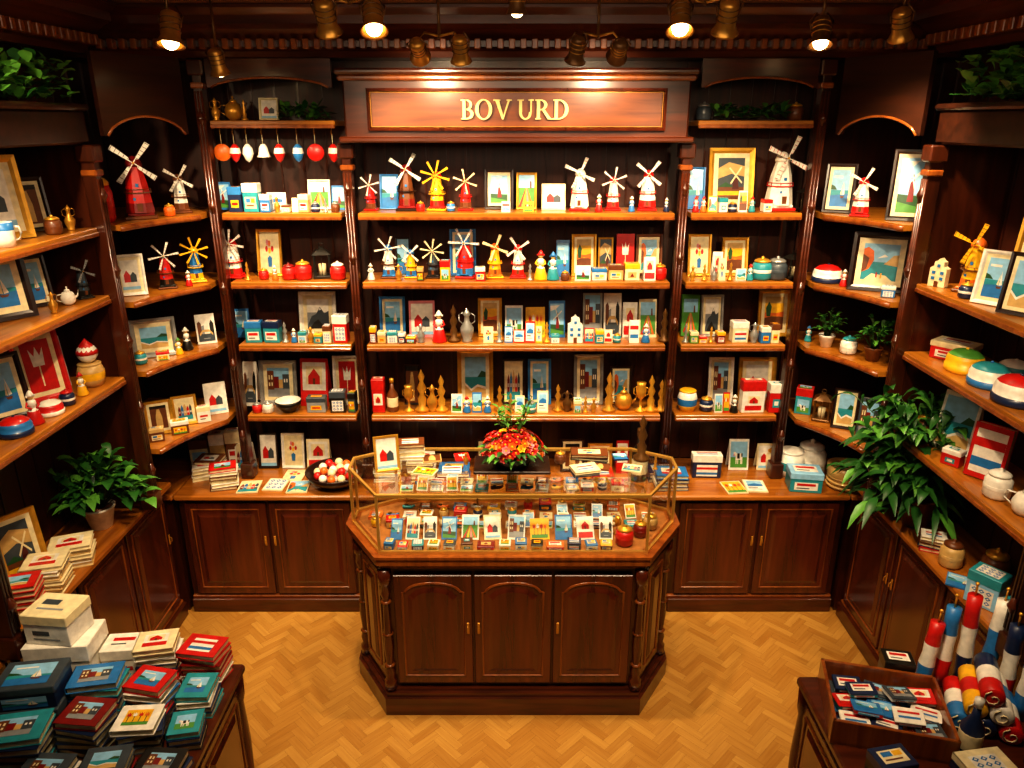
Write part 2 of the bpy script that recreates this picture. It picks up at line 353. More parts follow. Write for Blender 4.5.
def windmill(H,tower='white',cap='red',base='brown',n=4,ang=.4,sail='white',fat=1.):
    H=R2(H)
    def f():
        q_=fat
        a=MB(); a.box((0,0,.02*H),(.38*H,.32*H,.04*H),C(base),0,.004); a.box((0,0,.06*H),(.31*H,.27*H,.04*H),C(cap),0,.004)
        t=MB(); t.lathe([(.15*H*q_,.08*H),(.138*H*q_,.2*H),(.125*H*q_,.32*H),(.108*H*q_,.46*H),(.085*H,.64*H)],[C(cap),C(tower),C(tower),C(tower)],8,off=pi/8,smooth=False)
        t.box((0,-.132*H*q_,.15*H),(.06*H,.02*H,.1*H),C('brown')); t.box((0,-.108*H*q_,.42*H),(.035*H,.02*H,.04*H),C('blue')); t.box((-.05*H,-.112*H*q_,.25*H),(.03*H,.03*H,.035*H),C('blue'))
        g=MB(); g.lathe([(.11*H,.315*H),(.175*H,.32*H),(.175*H,.333*H),(.11*H,.333*H)],C(base),8,off=pi/8,smooth=False)
        for i in range(8):
            q=i*pi/4+pi/8; g.tube([(.165*H*math.cos(q),.165*H*math.sin(q),.333*H),(.165*H*math.cos(q),.165*H*math.sin(q),.37*H)],.004*H,C(base),4)
        g.tube([(.165*H*math.cos(i*pi/4+pi/8),.165*H*math.sin(i*pi/4+pi/8),.37*H) for i in range(8)],.005*H,C(base),4,True)
        c=MB(); c.lathe([(.1*H,.64*H),(.102*H,.67*H),(.08*H,.72*H),(.035*H,.76*H),(0,.77*H)],C(cap),10)
        r=MB(); y=-.15*H; z=.69*H
        r.tube([(0,-.06*H,z),(0,y-.02*H,z)],.01*H,C(base),6); r.sph((0,y-.015*H,z),.016*H,C('gold'),8,5)
        L=.30*H
        for i in range(n):
            t0=ang+2*pi*i/n; r.M=Matrix.Translation((0,y,z))@Matrix.Rotation(t0,4,'Y')
            r.box((0,0,L/2),(.011*H,.01*H,L),C(sail)); w1,w0=(.06*H,.03*H) if n==4 else (.042*H,.016*H)
            r.prism([(.005*H,L*.2),(w0,L*.22),(w1,L),(.005*H,L)],-.001*H,.004*H,C(sail))
            for k in range(5): zz=L*(.24+.18*k); ww=w0+(w1-w0)*(zz/L-.2)/.8; r.box((ww/2,-.003*H,zz),(ww*1.05,.004*H,.006*H),C(base))
            r.M=Matrix()
        return a.mesh(),t.mesh(),g.mesh(),c.mesh(),r.mesh()
    a,t,g,c,r=cached(('mill',H,tower,cap,base,n,ang,sail,fat),f)
    return ('windmill_figurine','windmill figurine',f"{tower} windmill figurine with {cap} cap and {n} {sail} sails",[('base',a),('tower',t),('gallery',g),('cap',c),('sails',r)])
def jar(H,c='red',lid='gold',rr=.42,band=None):
    H=R2(H); band=band or ('white' if c in('teal','navy','blue') else c)
    def f():
        r=rr*H; a=MB(); a.lathe([(r*.8,0),(r,.08*H),(r,.6*H),(r*.75,.74*H)],[C(c),C(c),C(c)],16); a.lathe([(r*1.01,.3*H),(r*1.02,.32*H),(r*1.02,.42*H),(r*1.01,.44*H)],C(band),16)
        b=MB(); b.lathe([(r*.8,.74*H),(r*.82,.8*H),(r*.5,.88*H),(r*.12,.9*H),(r*.2,.95*H),(0,H)],C(lid),16)
        return a.mesh(),b.mesh()
    a,b=cached(('jar',H,c,lid,rr,band),f)
    return ('lidded_jar','jar',f"small {c} ceramic lidded jar with {lid} lid",[('jar_body',a),('jar_lid',b)])
def mug(H,cols=('white','white','blue'),rr=.45):
    H=R2(H)
    def f():
        r=rr*H; n=len(cols); a=MB(); pr=[(r*.9,0)]+[(r,H*(i+1)/n) for i in range(n)]
        ms=[C(x) for x in cols]+[C('white'),C('white')]
        a.lathe(pr+[(r*.88,H),(r*.85,.1*H)],ms,18)
        h=MB(); h.tube([(r*.95,0,.78*H),(r*1.45,0,.75*H),(r*1.6,0,.5*H),(r*1.4,0,.25*H),(r*.95,0,.2*H)],.05*H,C(cols[0]),6)
        return a.mesh(),h.mesh()
    a,h=cached(('mug',H,cols,rr),f)
    u=list(dict.fromkeys(cols))
    return ('mug','mug',f"{' and '.join(u)} banded ceramic mug with curved handle",[('cup',a),('handle',h)])
def pot3(H,cols=('blue','white','red'),rr=.6):
    H=R2(H)
    def f():
        r=rr*H; a=MB(); a.lathe([(r*.75,0),(r*.95,.3*H),(r,.62*H),(r*.8,.92*H)],[C(x) for x in cols],18); b=MB(); b.lathe([(r*.82,.92*H),(r*.85,.97*H),(r*.7,H),(0,H)],C(cols[0]),18)
        return a.mesh(),b.mesh()
    a,b=cached(('pot3',H,cols,rr),f)
    return ('striped_tin','tin',f"round tin striped {', '.join(cols)} with lid",[('tin_body',a),('tin_lid',b)])
def hat3(r,cols=('navy','white','red'),seed=0):
    def f():
        a=MB(); P=[(r*1.02,0),(r*1.05,.12*r),(r*1.05,.38*r),(r*1.0,.4*r),(r*1.0,.72*r),(r*.9,1.0*r),(r*.65,1.22*r),(r*.28,1.34*r),(0,1.36*r)]
        a.lathe(P,[C(cols[0])]*3+[C(cols[1])]*2+[C(cols[2])]*3,22,sx=1.1)
        c=MB(); c.sph((0,0,1.38*r),.1*r,C(cols[0]),8,5,(1,1,.7)); return a.mesh(),c.mesh()
    a,c=cached(('hat3',r,cols),f)
    return ('knitted_hat','hat',f"rounded knitted hat striped {', '.join(cols)}",[('crown',a),('bobble',c)])
def lantern(H,c='black'):
    H=R2(H)
    def f():
        w=.5*H; a=MB(); a.box((0,0,.04*H),(w,w,.08*H),C(c),0,.003)
        b=MB()
        for x in(-1,1):
            for y in(-1,1): b.box((x*w*.42,y*w*.42,.38*H),(.05*H,.05*H,.62*H),C(c))
        b.box((0,-w*.42,.38*H),(.02*H,.02*H,.6*H),C(c))
        d=MB(); d.lathe([(w*.75,.68*H),(w*.3,.82*H),(w*.15,.84*H),(w*.15,.88*H),(0,.9*H)],C(c),4,off=pi/4,smooth=False)
        r=MB(); r.tube([(.07*H*math.cos(t*pi/5),0,.93*H+.06*H*math.sin(t*pi/5)) for t in range(10)],.012*H,C(c),5,True)
        k=MB(); k.lathe([(w*.22,.08*H),(w*.22,.4*H),(0,.42*H)],C('cream'),10)
        return a.mesh(),b.mesh(),d.mesh(),r.mesh(),k.mesh()
    a,b,d,r,k=cached(('lant',H,c),f)
    return ('candle_lantern','lantern',f"{c} metal candle lantern with pyramid roof and ring",[('base',a),('cage',b),('roof',d),('ring',r),('candle',k)])
def doll(H,c='blue',hat='white',ap='white'):
    H=R2(H)
    def f():
        a=MB(); a.lathe([(.22*H,0),(.23*H,.05*H),(.14*H,.4*H),(.09*H,.48*H)],[C(c),C(c),C(ap)],12)
        b=MB(); b.lathe([(.08*H,.46*H),(.12*H,.6*H),(.11*H,.68*H),(.04*H,.72*H)],C(ap),10)
        for s in(-1,1): b.tube([(s*.11*H,0,.66*H),(s*.17*H,-.04*H,.54*H),(s*.06*H,-.12*H,.48*H)],.03*H,C(c),6)
        h=MB(); h.sph((0,0,.79*H),.085*H,C('sand'))
        t=MB(); t.lathe([(.1*H,.82*H),(.1*H,.86*H),(.05*H,.95*H),(0,H)],C(hat),10)
        for s in(-1,1): t.sph((s*.1*H,-.01*H,.82*H),.035*H,C(hat),6,4)
        return a.mesh(),b.mesh(),h.mesh(),t.mesh()
    a,b,h,t=cached(('doll',H,c,hat,ap),f)
    return ('costume_doll','figurine',f"little costume doll in {c} skirt and {hat} cap",[('skirt',a),('bodice',b),('head',h),('bonnet',t)])
def goblet(H,c='brass',k=0):
    H=R2(H)
    def f():
        P=[[(.2*H,0),(.2*H,.04*H),(.05*H,.12*H),(.04*H,.4*H),(.15*H,.52*H),(.18*H,.75*H),(.14*H,.9*H),(.16*H,H)],
           [(.17*H,0),(.12*H,.06*H),(.19*H,.25*H),(.2*H,.4*H),(.08*H,.6*H),(.07*H,.75*H),(.12*H,.82*H),(.06*H,.9*H),(0,H)],
           [(.17*H,0),(.17*H,.06*H),(.08*H,.12*H),(.1*H,.3*H),(.05*H,.4*H),(.11*H,.55*H),(.04*H,.7*H),(.08*H,.82*H),(0,H)]][k]
        a=MB(); a.lathe([p for p in P],C(c),14); b=MB()
        for s in(-1,1): b.tube([(s*.1*H,0,.5*H),(s*.24*H,0,.6*H),(s*.24*H,0,.78*H),(s*.13*H,0,.85*H)],.018*H,C(c),5)
        return a.mesh(),b.mesh()
    a,b=cached(('gob',H,c,k),f)
    nm=('trophy_cup','urn','turned_statuette')[k]
    if k==2: return (nm,'ornament',f"turned {c} statuette standing on round foot",[('statuette',a)])
    return (nm,'ornament',f"{c} {nm.replace('_',' ')} with two curved handles",[('vessel',a),('handles',b)])
def bottle(H,c='dgreen',cap='gold'):
    H=R2(H)
    def f():
        a=MB(); a.lathe([(.15*H,0),(.16*H,.04*H),(.16*H,.5*H),(.06*H,.68*H),(.05*H,.85*H)],C(c),14); b=MB(); b.lathe([(.06*H,.85*H),(.065*H,.98*H),(0,H)],C(cap),12)
        l=MB(); l.lathe([(.163*H,.15*H),(.164*H,.16*H),(.164*H,.42*H),(.163*H,.43*H)],C('cream'),14)
        return a.mesh(),b.mesh(),l.mesh()
    a,b,l=cached(('bot',H,c,cap),f)
    return ('bottle','bottle',f"{c} souvenir bottle with cream label and {cap} cap",[('bottle_body',a),('bottle_cap',b),('label',l)])
def house(W,H,c='white'):
    W,H=R2(W),R2(H)
    def f():
        a=MB(); w=W/2; a.prism([(-w,0),(w,0),(w,.65*H),(w*.6,.72*H),(w*.55,.88*H),(w*.25,.92*H),(0,H),(-w*.25,.92*H),(-w*.55,.88*H),(-w*.6,.72*H),(-w,.65*H)],-.02,.02,C(c))
        b=MB()
        for x in(-.5,.5):
            for z in(.3,.5,): b.box((x*w,-.021,z*H),(w*.4,.004,.1*H),C('blue'))
        b.box((0,-.021,.75*H),(w*.35,.004,.1*H),C('blue')); d=MB(); d.box((0,-.022,.1*H),(w*.45,.005,.2*H),C('brown'))
        return a.mesh(),b.mesh(),d.mesh()
    a,b,d=cached(('house',W,H,c),f)
    return ('canal_house_figurine','figurine',f"miniature {c} gabled canal house with blue windows",[('facade',a),('windows',b),('door',d)])
def clog(L,c='yellow'):
    L=R2(L)
    def f():
        a=MB(); V=[];F=[]; N=9; S=12
        for i in range(N):
            t=i/(N-1); x=-L/2+L*t; w=L*.19*math.sin(pi*min(1,(t*.86+.1)))**.6*(1-.35*t)+.001; hh=L*(.3-.08*t) if t<.8 else L*(.24); up=L*.12*max(0,t-.72)/.28
            for k in range(S):
                q=2*pi*k/S; zz=math.sin(q)*hh/2*(.6 if t>.9 else 1); V.append((x,math.cos(q)*w,max(zz+hh/2+up, up*.9)))
        for i in range(N-1):
            for k in range(S): F.append([i*S+k,i*S+(k+1)%S,(i+1)*S+(k+1)%S,(i+1)*S+k])
        F+=[list(range(S)),[(N-1)*S+k for k in range(S)]]
        a.add(V,F,C(c),True); b=MB(); b.lathe([(L*.13,0),(L*.13,.004)],C('dark'),14,(-L*.2,0,L*.285),1.25,.85)
        d=MB(); d.sph((L*.22,0,L*.245),L*.05,C('white' if c=='red' else 'red'),8,5,(1,1,.5)); return a.mesh(),b.mesh(),d.mesh()
    a,b,d=cached(('clog',L,c),f)
    return ('wooden_clog','clog',f"painted {c} wooden clog with upturned toe",[('shoe',a),('opening',b),('painted_rose',d)])
def teapot(H,c='brass'):
    H=R2(H)
    def f():
        a=MB(); a.lathe([(.2*H,0),(.34*H,.15*H),(.38*H,.4*H),(.28*H,.65*H),(.15*H,.72*H)],C(c),16); b=MB(); b.lathe([(.17*H,.72*H),(.12*H,.82*H),(.03*H,.86*H),(.05*H,.95*H),(0,H)],C(c),14)
        s=MB(); s.tube([(.33*H,0,.3*H),(.5*H,0,.42*H),(.58*H,0,.7*H)],[.07*H,.05*H,.03*H],C(c),8); h=MB(); h.tube([(-.3*H,0,.6*H),(-.55*H,0,.6*H),(-.6*H,0,.35*H),(-.36*H,0,.2*H)],.03*H,C(c),6)
        return a.mesh(),b.mesh(),s.mesh(),h.mesh()
    a,b,s,h=cached(('tea',H,c),f)
    return ('teapot','teapot',f"round {c} teapot with domed lid and spout",[('pot_body',a),('pot_lid',b),('spout',s),('handle',h)])
def bowl(r,h,c='blue'):
    def f():
        a=MB(); a.lathe([(r*.45,0),(r*.5,.1*h),(r*.9,.6*h),(r,h),(r*.94,h),(r*.82,.6*h),(r*.4,.2*h),(0,.2*h)],[C(c)]*4+[C('white')]*3,20); return (a.mesh(),)
    a,=cached(('bowl',R2(r),R2(h),c),f)
    return ('bowl','bowl',f"small {c} glazed ceramic bowl",[('bowl',a)])
def plant(kind,H,spread,n=40,pot='white',seed=1,lean=(0,0),ll=.12,lw=.05,fl=None,lim=(-9,9,9)):
    rnd=random.Random(seed); r=min(H*.17,.09); ph=.24*H if kind!='droop' else .16
    a=MB(); a.lathe([(r*.7,0),(r,ph),(r*1.08,ph+.003),(r*1.08,ph+.012),(r*.95,ph+.012),(r*.9,ph-.005)],C(pot),18); s=MB(); s.lathe([(r*.92,ph),(0,ph+.006)],C('brown'),14)
    f=MB(); dr=.5 if kind!='droop' else .7
    for i in range(n):
        q=rnd.uniform(0,2*pi); e=rnd.uniform(.25,1)
        tip=Vector((math.cos(q)*spread*e+lean[0]*rnd.uniform(.2,1),math.sin(q)*spread*e*.8+lean[1]*rnd.uniform(.3,1),.28*H+H*.72*rnd.uniform(.15,1)*(1.15-e*.6)))
        if kind=='droop' : tip.z=ph+(H-ph)*(rnd.uniform(-.02,.95) if e>.45 else rnd.uniform(.45,1))
        tip.x=min(max(tip.x,lim[0]+.02),lim[1]-.02); tip.y=min(tip.y,lim[2]-.02)
        b=Vector((math.cos(q)*r*.3,math.sin(q)*r*.3,ph)); mid=(b+tip)/2+Vector((0,0,.14*H))
        f.tube([b,mid,tip],.0025,LEAF[0],3)
        for k in range(4 if kind!='droop' else 6):
            t=.45+.55*k/(3 if kind!='droop' else 5); p=mid.lerp(tip,(t-.45)/.55); dd=(tip-b).normalized()+Vector((rnd.uniform(-1,1),rnd.uniform(-1,1),rnd.uniform(-.2,.5)))*.9
            f.leaf(p,dd,ll*rnd.uniform(.6,1.2),lw*rnd.uniform(.7,1.2),LEAF[1] if rnd.random()<.35 else LEAF[0],dr,lim)
    return ('potted_plant','plant',f"leafy green potted plant in {pot} ceramic pot",[('pot',a.mesh()),('soil',s.mesh()),('foliage',f.mesh(recalc=False))])
def put(spec,loc,rz=0,place='wooden shelf',label=None,rot=None):
    n,cat,lab,parts=spec
    return thing(n,cat,label or lab,parts,loc,rz,f"{cat}s on the {place}",rot)
# ------------------------------------------------------------------ room
RZ=3.62; XW=2.46; YB=4.70; YF=-1.0
wallm=wood('wall_panelling','#190a04','#3c190b',(20,20,1.2),.5,.1)
ceilm=mat('ceiling_plaster','#7a5430',.7,0,.15,3)
m=MB(); m.box((0,YB+.05,RZ/2),(2*XW+.2,.1,RZ),wallm); struct('wall_back',m)
m=MB(); m.box((0,YF-.05,RZ/2),(2*XW+.2,.1,RZ),wallm); struct('wall_front',m)
for s,nm in((-1,'left'),(1,'right')):
    m=MB(); m.box((s*(XW+.05),(YB+YF)/2,RZ/2),(.1,YB-YF,RZ),wallm); struct('wall_'+nm,m)
m=MB(); m.box((0,(YB+YF)/2,RZ+.05),(2*XW+.2,YB-YF+.2,.1),ceilm)
struct('ceiling',m)
fm=bpy.data.materials.new('oak_parquet'); fm.use_nodes=True; n=fm.node_tree; b=n.nodes['Principled BSDF']
at=n.nodes.new('ShaderNodeAttribute'); at.attribute_name='plank'; uv=n.nodes.new('ShaderNodeUVMap'); mp=n.nodes.new('ShaderNodeMapping'); mp.inputs['Scale'].default_value=(4,50,1)
nz=n.nodes.new('ShaderNodeTexNoise'); nz.inputs['Scale'].default_value=1.5; nz.inputs['Detail'].default_value=5
n.links.new(uv.outputs[0],mp.inputs[0]); n.links.new(mp.outputs[0],nz.inputs['Vector'])
ad=n.nodes.new('ShaderNodeMath'); ad.operation='MULTIPLY_ADD'; ad.inputs[1].default_value=.6
n.links.new(nz.outputs['Fac'],ad.inputs[0]); 
ms=n.nodes.new('ShaderNodeMath'); ms.operation='MULTIPLY'; ms.inputs[1].default_value=.38; n.links.new(at.outputs['Fac'],ms.inputs[0]); n.links.new(ms.outputs[0],ad.inputs[2])
rp=n.nodes.new('ShaderNodeValToRGB'); rp.color_ramp.elements[0].position=.1; rp.color_ramp.elements[0].color=lin('#946021'); rp.color_ramp.elements[1].position=.95; rp.color_ramp.elements[1].color=lin('#c4954a')
n.links.new(ad.outputs[0],rp.inputs['Fac']); n.links.new(rp.outputs['Color'],b.inputs['Base Color']); b.inputs['Roughness'].default_value=.3; b.inputs['Coat Weight'].default_value=.4; b.inputs['Coat Roughness'].default_value=.18
b.inputs['Specular IOR Level'].default_value=.35
def floor():
    W=.045; N=4; g=.0003; V=[(-XW-.1,YF-.1,-.004),(XW+.1,YF-.1,-.004),(XW+.1,YB+.1,-.004),(-XW-.1,YB+.1,-.004)]; F=[[0,1,2,3]]; U=[(0,0)]*4; A=[0]; MI=[1]
    R=Matrix.Rotation(pi/4,2); rnd=random.Random(3)
    def pl(x,y,w,h):
        c=R@Vector(((x+w/2)*W,(y+h/2)*W)); c.y+=2
        if abs(c.x)>XW-.1 or not(YF+.1<c.y<YB-.1): return
        o=len(V)
        for a,b2 in((x*W+g,y*W+g),((x+w)*W-g,y*W+g),((x+w)*W-g,(y+h)*W-g),(x*W+g,(y+h)*W-g)):
            p=R@Vector((a,b2)); V.append((p.x,p.y+2,0))
        F.append([o,o+1,o+2,o+3]); r=rnd.random()*10
        L=[(r,r),(r+w*W,r),(r+w*W,r+h*W),(r,r+h*W)] if w>h else [(r,r),(r,r+w*W),(r+h*W,r+w*W),(r+h*W,r)]
        U.extend(L); A.append(rnd.random()); MI.append(0)
    for y in range(-100,100):
        for b_ in range(-18,18): pl(y+2*N*b_,y,N,1); pl(y,y+1+2*N*b_,1,N)
    me=bpy.data.meshes.new('floor'); me.from_pydata(V,[],F); me.materials.append(fm); me.materials.append(mat('floor_gap','#5a3618',.8))
    me.polygons.foreach_set('material_index',MI)
    ul=me.uv_layers.new(name='UVMap'); ul.data.foreach_set('uv',[c for u in U for c in u])
    a=me.attributes.new('plank','FLOAT','FACE'); a.data.foreach_set('value',A)
    o=bpy.data.objects.new('floor',me); COL.objects.link(o); o['kind']='structure'
floor()
def cornice(nm,L,loc,rz):
    m=MB(); pr=[(0,0),(-.05,0),(-.06,.03),(-.09,.05),(-.09,.08),(-.16,.13),(-.2,.15),(-.2,.19),(-.24,.22),(-.24,.235),(0,.235)]
    m.prism(pr,-L/2,L/2,WH,'x')
    k=int(L/.06)
    for i in range(k): m.box((-L/2+.03+i*L/k,-.108,.062),(.032,.045,.05),WE,0,.004)
    o=struct(nm,m,None,loc); o.rotation_euler=(0,0,rz)
cornice('trim_1',2*XW-.5,(0,4.42,3.38),0)
cornice('trim_2',4.85,(-XW+.25,1.7,3.38),pi/2); cornice('trim_3',4.85,(XW-.25,1.7,3.38),-pi/2)
m=MB(); m.box((0,4.56,3.5),(2*XW-.02,.27,.23),WH); struct('trim_4',m)
# ------------------------------------------------------------------ shelving
Z1,Z2,Z3,Z4,ZW=2.56,2.16,1.775,1.314,.87
YS0,YS1=4.34,4.66
def pilaster(z0,z1,w=.08,d=.085):
    m=MB(); H=z1-z0
    m.box((0,0,z0+H/2),(w*.62,d*.8,H),WV,0,.004); m.box((0,-.004,z0+.05),(w,d,.1),WV,0,.005); m.box((0,-.004,z1-.04),(w*1.1,d*1.1,.08),WV,0,.008); m.box((0,-.004,z1-.13),(w*.9,d*.95,.03),WE,0,.006)
    for x in(-.018,0,.018): m.tube([(x,-d*.4,z0+.12),(x,-d*.4,z1-.16)],.007,WH,6)
    for i in range(5):
        z=z0+H*(.12+.19*i); m.lathe([(.0,-.045),(.012,-.03),(.02,-.008),(.024,0),(.02,.008),(.012,.03),(0,.045)],WH,10,(0,-d*.42,z))
    return m.mesh()
def shelfmesh(w,d,mt=WS):
    m=MB(); m.box((0,0,-.015),(w,d,.03),mt,0,.004); m.box((0,-d/2+.004,-.03),(w,.02,.02),WE,0,.004); return m.mesh()
def backpanel(w,h,z0):
    m=MB(); m.box((0,.01,z0+h/2),(w,.016,h),WB); k=max(2,int(w/.12))
    for i in range(k+1): m.box((-w/2+i*w/k,.0,z0+h/2),(.012,.008,h),WV)
    return m.mesh()
def archboard(w,z0,z1,rise=.06,d=.03,mt=None):
    pts=[(-w/2,z1),(-w/2,z0)]+[(-w/2+.02+(w-.04)*i/16,z0+rise*math.sin(pi*i/16)**.6) for i in range(17)]+[(w/2,z0),(w/2,z1)]
    m=MB(); m.prism(pts,-d/2,d/2,mt or WH); m.tube([(p[0],-d/2,p[1]) for p in pts[2:-2]],.007,WE,5); return m.mesh()
def mk_bay(x0,x1,shelves,label,top,extra=[]):
    w=x1-x0; cx=(x0+x1)/2; cy=(YS0+YS1)/2
    P=[('back_panel',backpanel(w,top-ZW-.005,ZW+.005),(0,YS1-cy-.0,0))]
    sm=shelfmesh(w-.004,YS1-YS0-.012)
    for z in shelves: P.append(('shelf',sm,(0,-.006,z)))
    return thing('shelving_unit','shelving unit',label,P+extra,(cx,cy,0))
CX0,CX1=-.885,.935
pm=pilaster(ZW+.005,2.94)
pm2=pilaster(ZW+.005,3.37)
mk_bay(CX0,CX1,[Z4,Z3,Z2,Z1],'wide dark mahogany shelving unit filled with souvenirs',2.94,[('pilaster',pm,(CX0-.045-(CX0+CX1)/2,-.12,0)),('pilaster',pm,(CX1+.045-(CX0+CX1)/2,-.12,0))])
for x0,x1,px in((-1.665,-.975,-1.71),(1.025,1.665,1.71)):
    cx=(x0+x1)/2
    mk_bay(x0,x1,[Z4,Z3,Z2,Z1,3.06],'narrow dark mahogany shelving unit with arched top niche',3.375,[('pilaster',pm2,(px-cx,-.12,0)),('arched_header',archboard(x1-x0-.01,3.23,3.375,.05),(0,-.13,0))])
def cornerunit(s):
    cx,cy=s*2.05,4.2
    fr=(s*1.99,3.83); bk=(s*1.765,4.28)
    pts=[]
    for i in range(9):
        t=i/8; x=fr[0]+(bk[0]-fr[0])*t; y=fr[1]+(bk[1]-fr[1])*t; b=.03*math.sin(pi*t); pts.append((x+s*b*.9-cx,y+b*.4-cy))
    poly=pts+[(s*1.765-cx,4.655-cy),(s*2.445-cx,4.655-cy),(s*2.445-cx,3.83-cy)]
    m=MB(); m.prism(poly,-.03,0,WS,'z'); m.tube([(p[0],p[1],-.02) for p in pts],.016,WE,6); sm=m.mesh()
    P=[('shelf',sm,(0,0,z)) for z in (Z4,Z3,Z2,Z1)]
    p=MB(); zm,zh=(1.0+3.37)/2,2.36
    p.box((s*2.435-cx,4.24-cy,zm),(.014,.8,zh),WB); p.box((s*2.1-cx,4.672-cy,zm),(.66,.012,zh),WB)
    for k in range(5): p.box((s*2.424-cx,3.9+.16*k-cy,zm),(.008,.012,zh),WV)
    P.append(('back_panel',p.mesh()))
    L=math.hypot(fr[0]-bk[0],fr[1]-bk[1]); ang=math.atan2(bk[1]-fr[1],bk[0]-fr[0]); 
    if s>0: ang+=pi
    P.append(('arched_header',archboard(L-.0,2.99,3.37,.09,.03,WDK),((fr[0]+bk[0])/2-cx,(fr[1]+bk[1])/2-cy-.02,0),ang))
    thing('corner_shelf_unit','shelving unit','dark mahogany corner shelving with curved open shelves',P,(cx,cy,0),0,'corner shelving units')
cornerunit(-1); cornerunit(1)
ZSW=.98
def sideunit(s,shelves,y0,y1,lab):
    cx,cy=s*2.25,(y0+y1)/2; w=y1-y0
    sm=MB(); sm.box((0,0,-.016),(.39,w-.01,.032),WSY,0,.005); sm.box((-s*.19,0,-.032),(.02,w-.01,.022),WE,0,.004); sm=sm.mesh()
    P=[('shelf',sm,(0,0,z)) for z in shelves]
    b=MB(); b.box((s*.19,0,(ZSW+2.95)/2+.003),(.014,w-.01,2.95-ZSW-.01),WB)
    for i in range(int(w/.14)+1): b.box((s*.18,-w/2+.02+i*.14,(ZSW+2.95)/2),(.008,.012,2.9-ZSW),WV)
    P.append(('back_panel',b.mesh()))
    q=pilaster(ZSW+.005,2.95); P.append(('pilaster',q,(-s*.2,w/2+.02,0),s*-pi/2))
    e=MB(); e.box((0,w/2+.02,(ZSW+2.95)/2+.003),(.38,.02,2.95-ZSW-.01),WV); P.append(('end_board',e.mesh()))
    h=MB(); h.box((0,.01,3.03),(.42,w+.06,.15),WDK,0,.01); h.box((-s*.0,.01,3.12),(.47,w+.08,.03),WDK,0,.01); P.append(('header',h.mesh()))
    thing('side_shelving_unit','shelving unit',lab,P,(cx,cy,0))
sideunit(-1,[1.78,2.22,2.56],2.58,3.74,'dark mahogany side shelving with framed pictures and figurines')
sideunit(-1,[1.78,2.22,2.56],1.40,2.50,'dark mahogany side shelving, nearly empty shelves')
sideunit(1,[1.49,1.92,2.28],2.58,3.74,'dark mahogany side shelving with hats, frames and cards')
sideunit(1,[1.49,1.92,2.28],1.40,2.50,'dark mahogany side shelving, nearly empty shelves')
def letters():
    m=MB(); G=mat('gilded_letters','#f3d88c',.4,.25,.1); D=.016; h=.1; x=0; k=[0]
    def pr(poly,ox):
        k[0]+=1; m.prism([((p[0])*h+ox,p[1]*h) for p in poly],-D-.0002*(k[0]%5),0,G)
    R=lambda a,b,c,d:[(a,b),(c,b),(c,d),(a,d)]
    def arc(ox,cx,cz,ro,ri,zo,zi,a0,a1,n=12):
        for i in range(n):
            u=a0+(a1-a0)*i/n; v=a0+(a1-a0)*(i+1)/n
            pr([(cx+ro*math.cos(u),cz+zo*math.sin(u)),(cx+ro*math.cos(v),cz+zo*math.sin(v)),(cx+ri*math.cos(v),cz+zi*math.sin(v)),(cx+ri*math.cos(u),cz+zi*math.sin(u))],ox)
    T=.17
    def stem(ox,a): pr(R(a,0,a+T,1),ox); pr(R(a-.08,0,a+T+.06,.06),ox); pr(R(a-.08,.94,a+T+.06,1),ox)
    def B(ox): stem(ox,.08); arc(ox,.3,.74,.3,.16,.26,.2,-pi/2,pi/2); arc(ox,.3,.27,.38,.2,.27,.2,-pi/2,pi/2); pr(R(.2,.95,.32,1),ox);pr(R(.2,.48,.32,.53),ox);pr(R(.2,0,.32,.06),ox)
    def O(ox): arc(ox,.46,.5,.46,.28,.52,.46,0,2*pi,24)
    def V(ox): pr([(.06,1),(.28,1),(.52,.12),(.44,0)],ox); pr([(.44,0),(.52,.0),(.88,1),(.78,1)],ox); pr(R(-.02,.94,.36,1),ox); pr(R(.68,.94,.98,1),ox)
    def S(ox): pass
    def U(ox): pr(R(.08,.35,.24,1),ox); pr(R(.68,.35,.76,1),ox); pr(R(0,.94,.33,1),ox); pr(R(.58,.94,.86,1),ox); arc(ox,.42,.36,.34,.19,.38,.3,pi,2*pi,14)
    def Rr(ox): stem(ox,.08); arc(ox,.3,.73,.34,.18,.27,.21,-pi/2,pi/2); pr(R(.2,.95,.32,1),ox);pr(R(.2,.46,.32,.52),ox); pr([(.34,.5),(.5,.5),(.88,0),(.68,0)],ox); pr(R(.66,0,.96,.05),ox)
    def Dd(ox): stem(ox,.08); arc(ox,.3,.5,.52,.34,.5,.44,-pi/2,pi/2,16); pr(R(.2,.95,.32,1),ox);pr(R(.2,0,.32,.05),ox)
    for fn,w in((B,.76),(O,1.0),(V,.98),(S,.3),(U,.95),(Rr,.96),(Dd,.83)): fn(x); x+=w*h
    return m.mesh(),x
lm,lw=letters()
sw=1.93; cxs=.025
m=MB(); m.box((0,.19,.175),(sw-.06,.36,.35),WH,0,.01); board=m.mesh()
m=MB(); m.box((0,.17,.355),(sw+.0,.44,.03),WH,0,.01); m.box((0,.18,.325),(sw-.02,.42,.03),WE,0,.01); m.box((0,.18,.012),(sw,.4,.03),WH,0,.008); mould=m.mesh()
m=MB(); m.box((0,.004,.165),(1.56,.012,.17),WG); pan=m.mesh()
m=MB(); m.ring(1.61,.215,[(0,.008),(0,-.014),(.014,-.018),(.02,.0),(.02,.008)],WD,.058); fr=m.mesh()
m=MB(); m.ring(1.572,.177,[(0,.0),(0,-.01),(.004,-.01),(.004,.0)],mat('dull_gilt','#a8732c',.4,.5),.077); fr2=m.mesh()
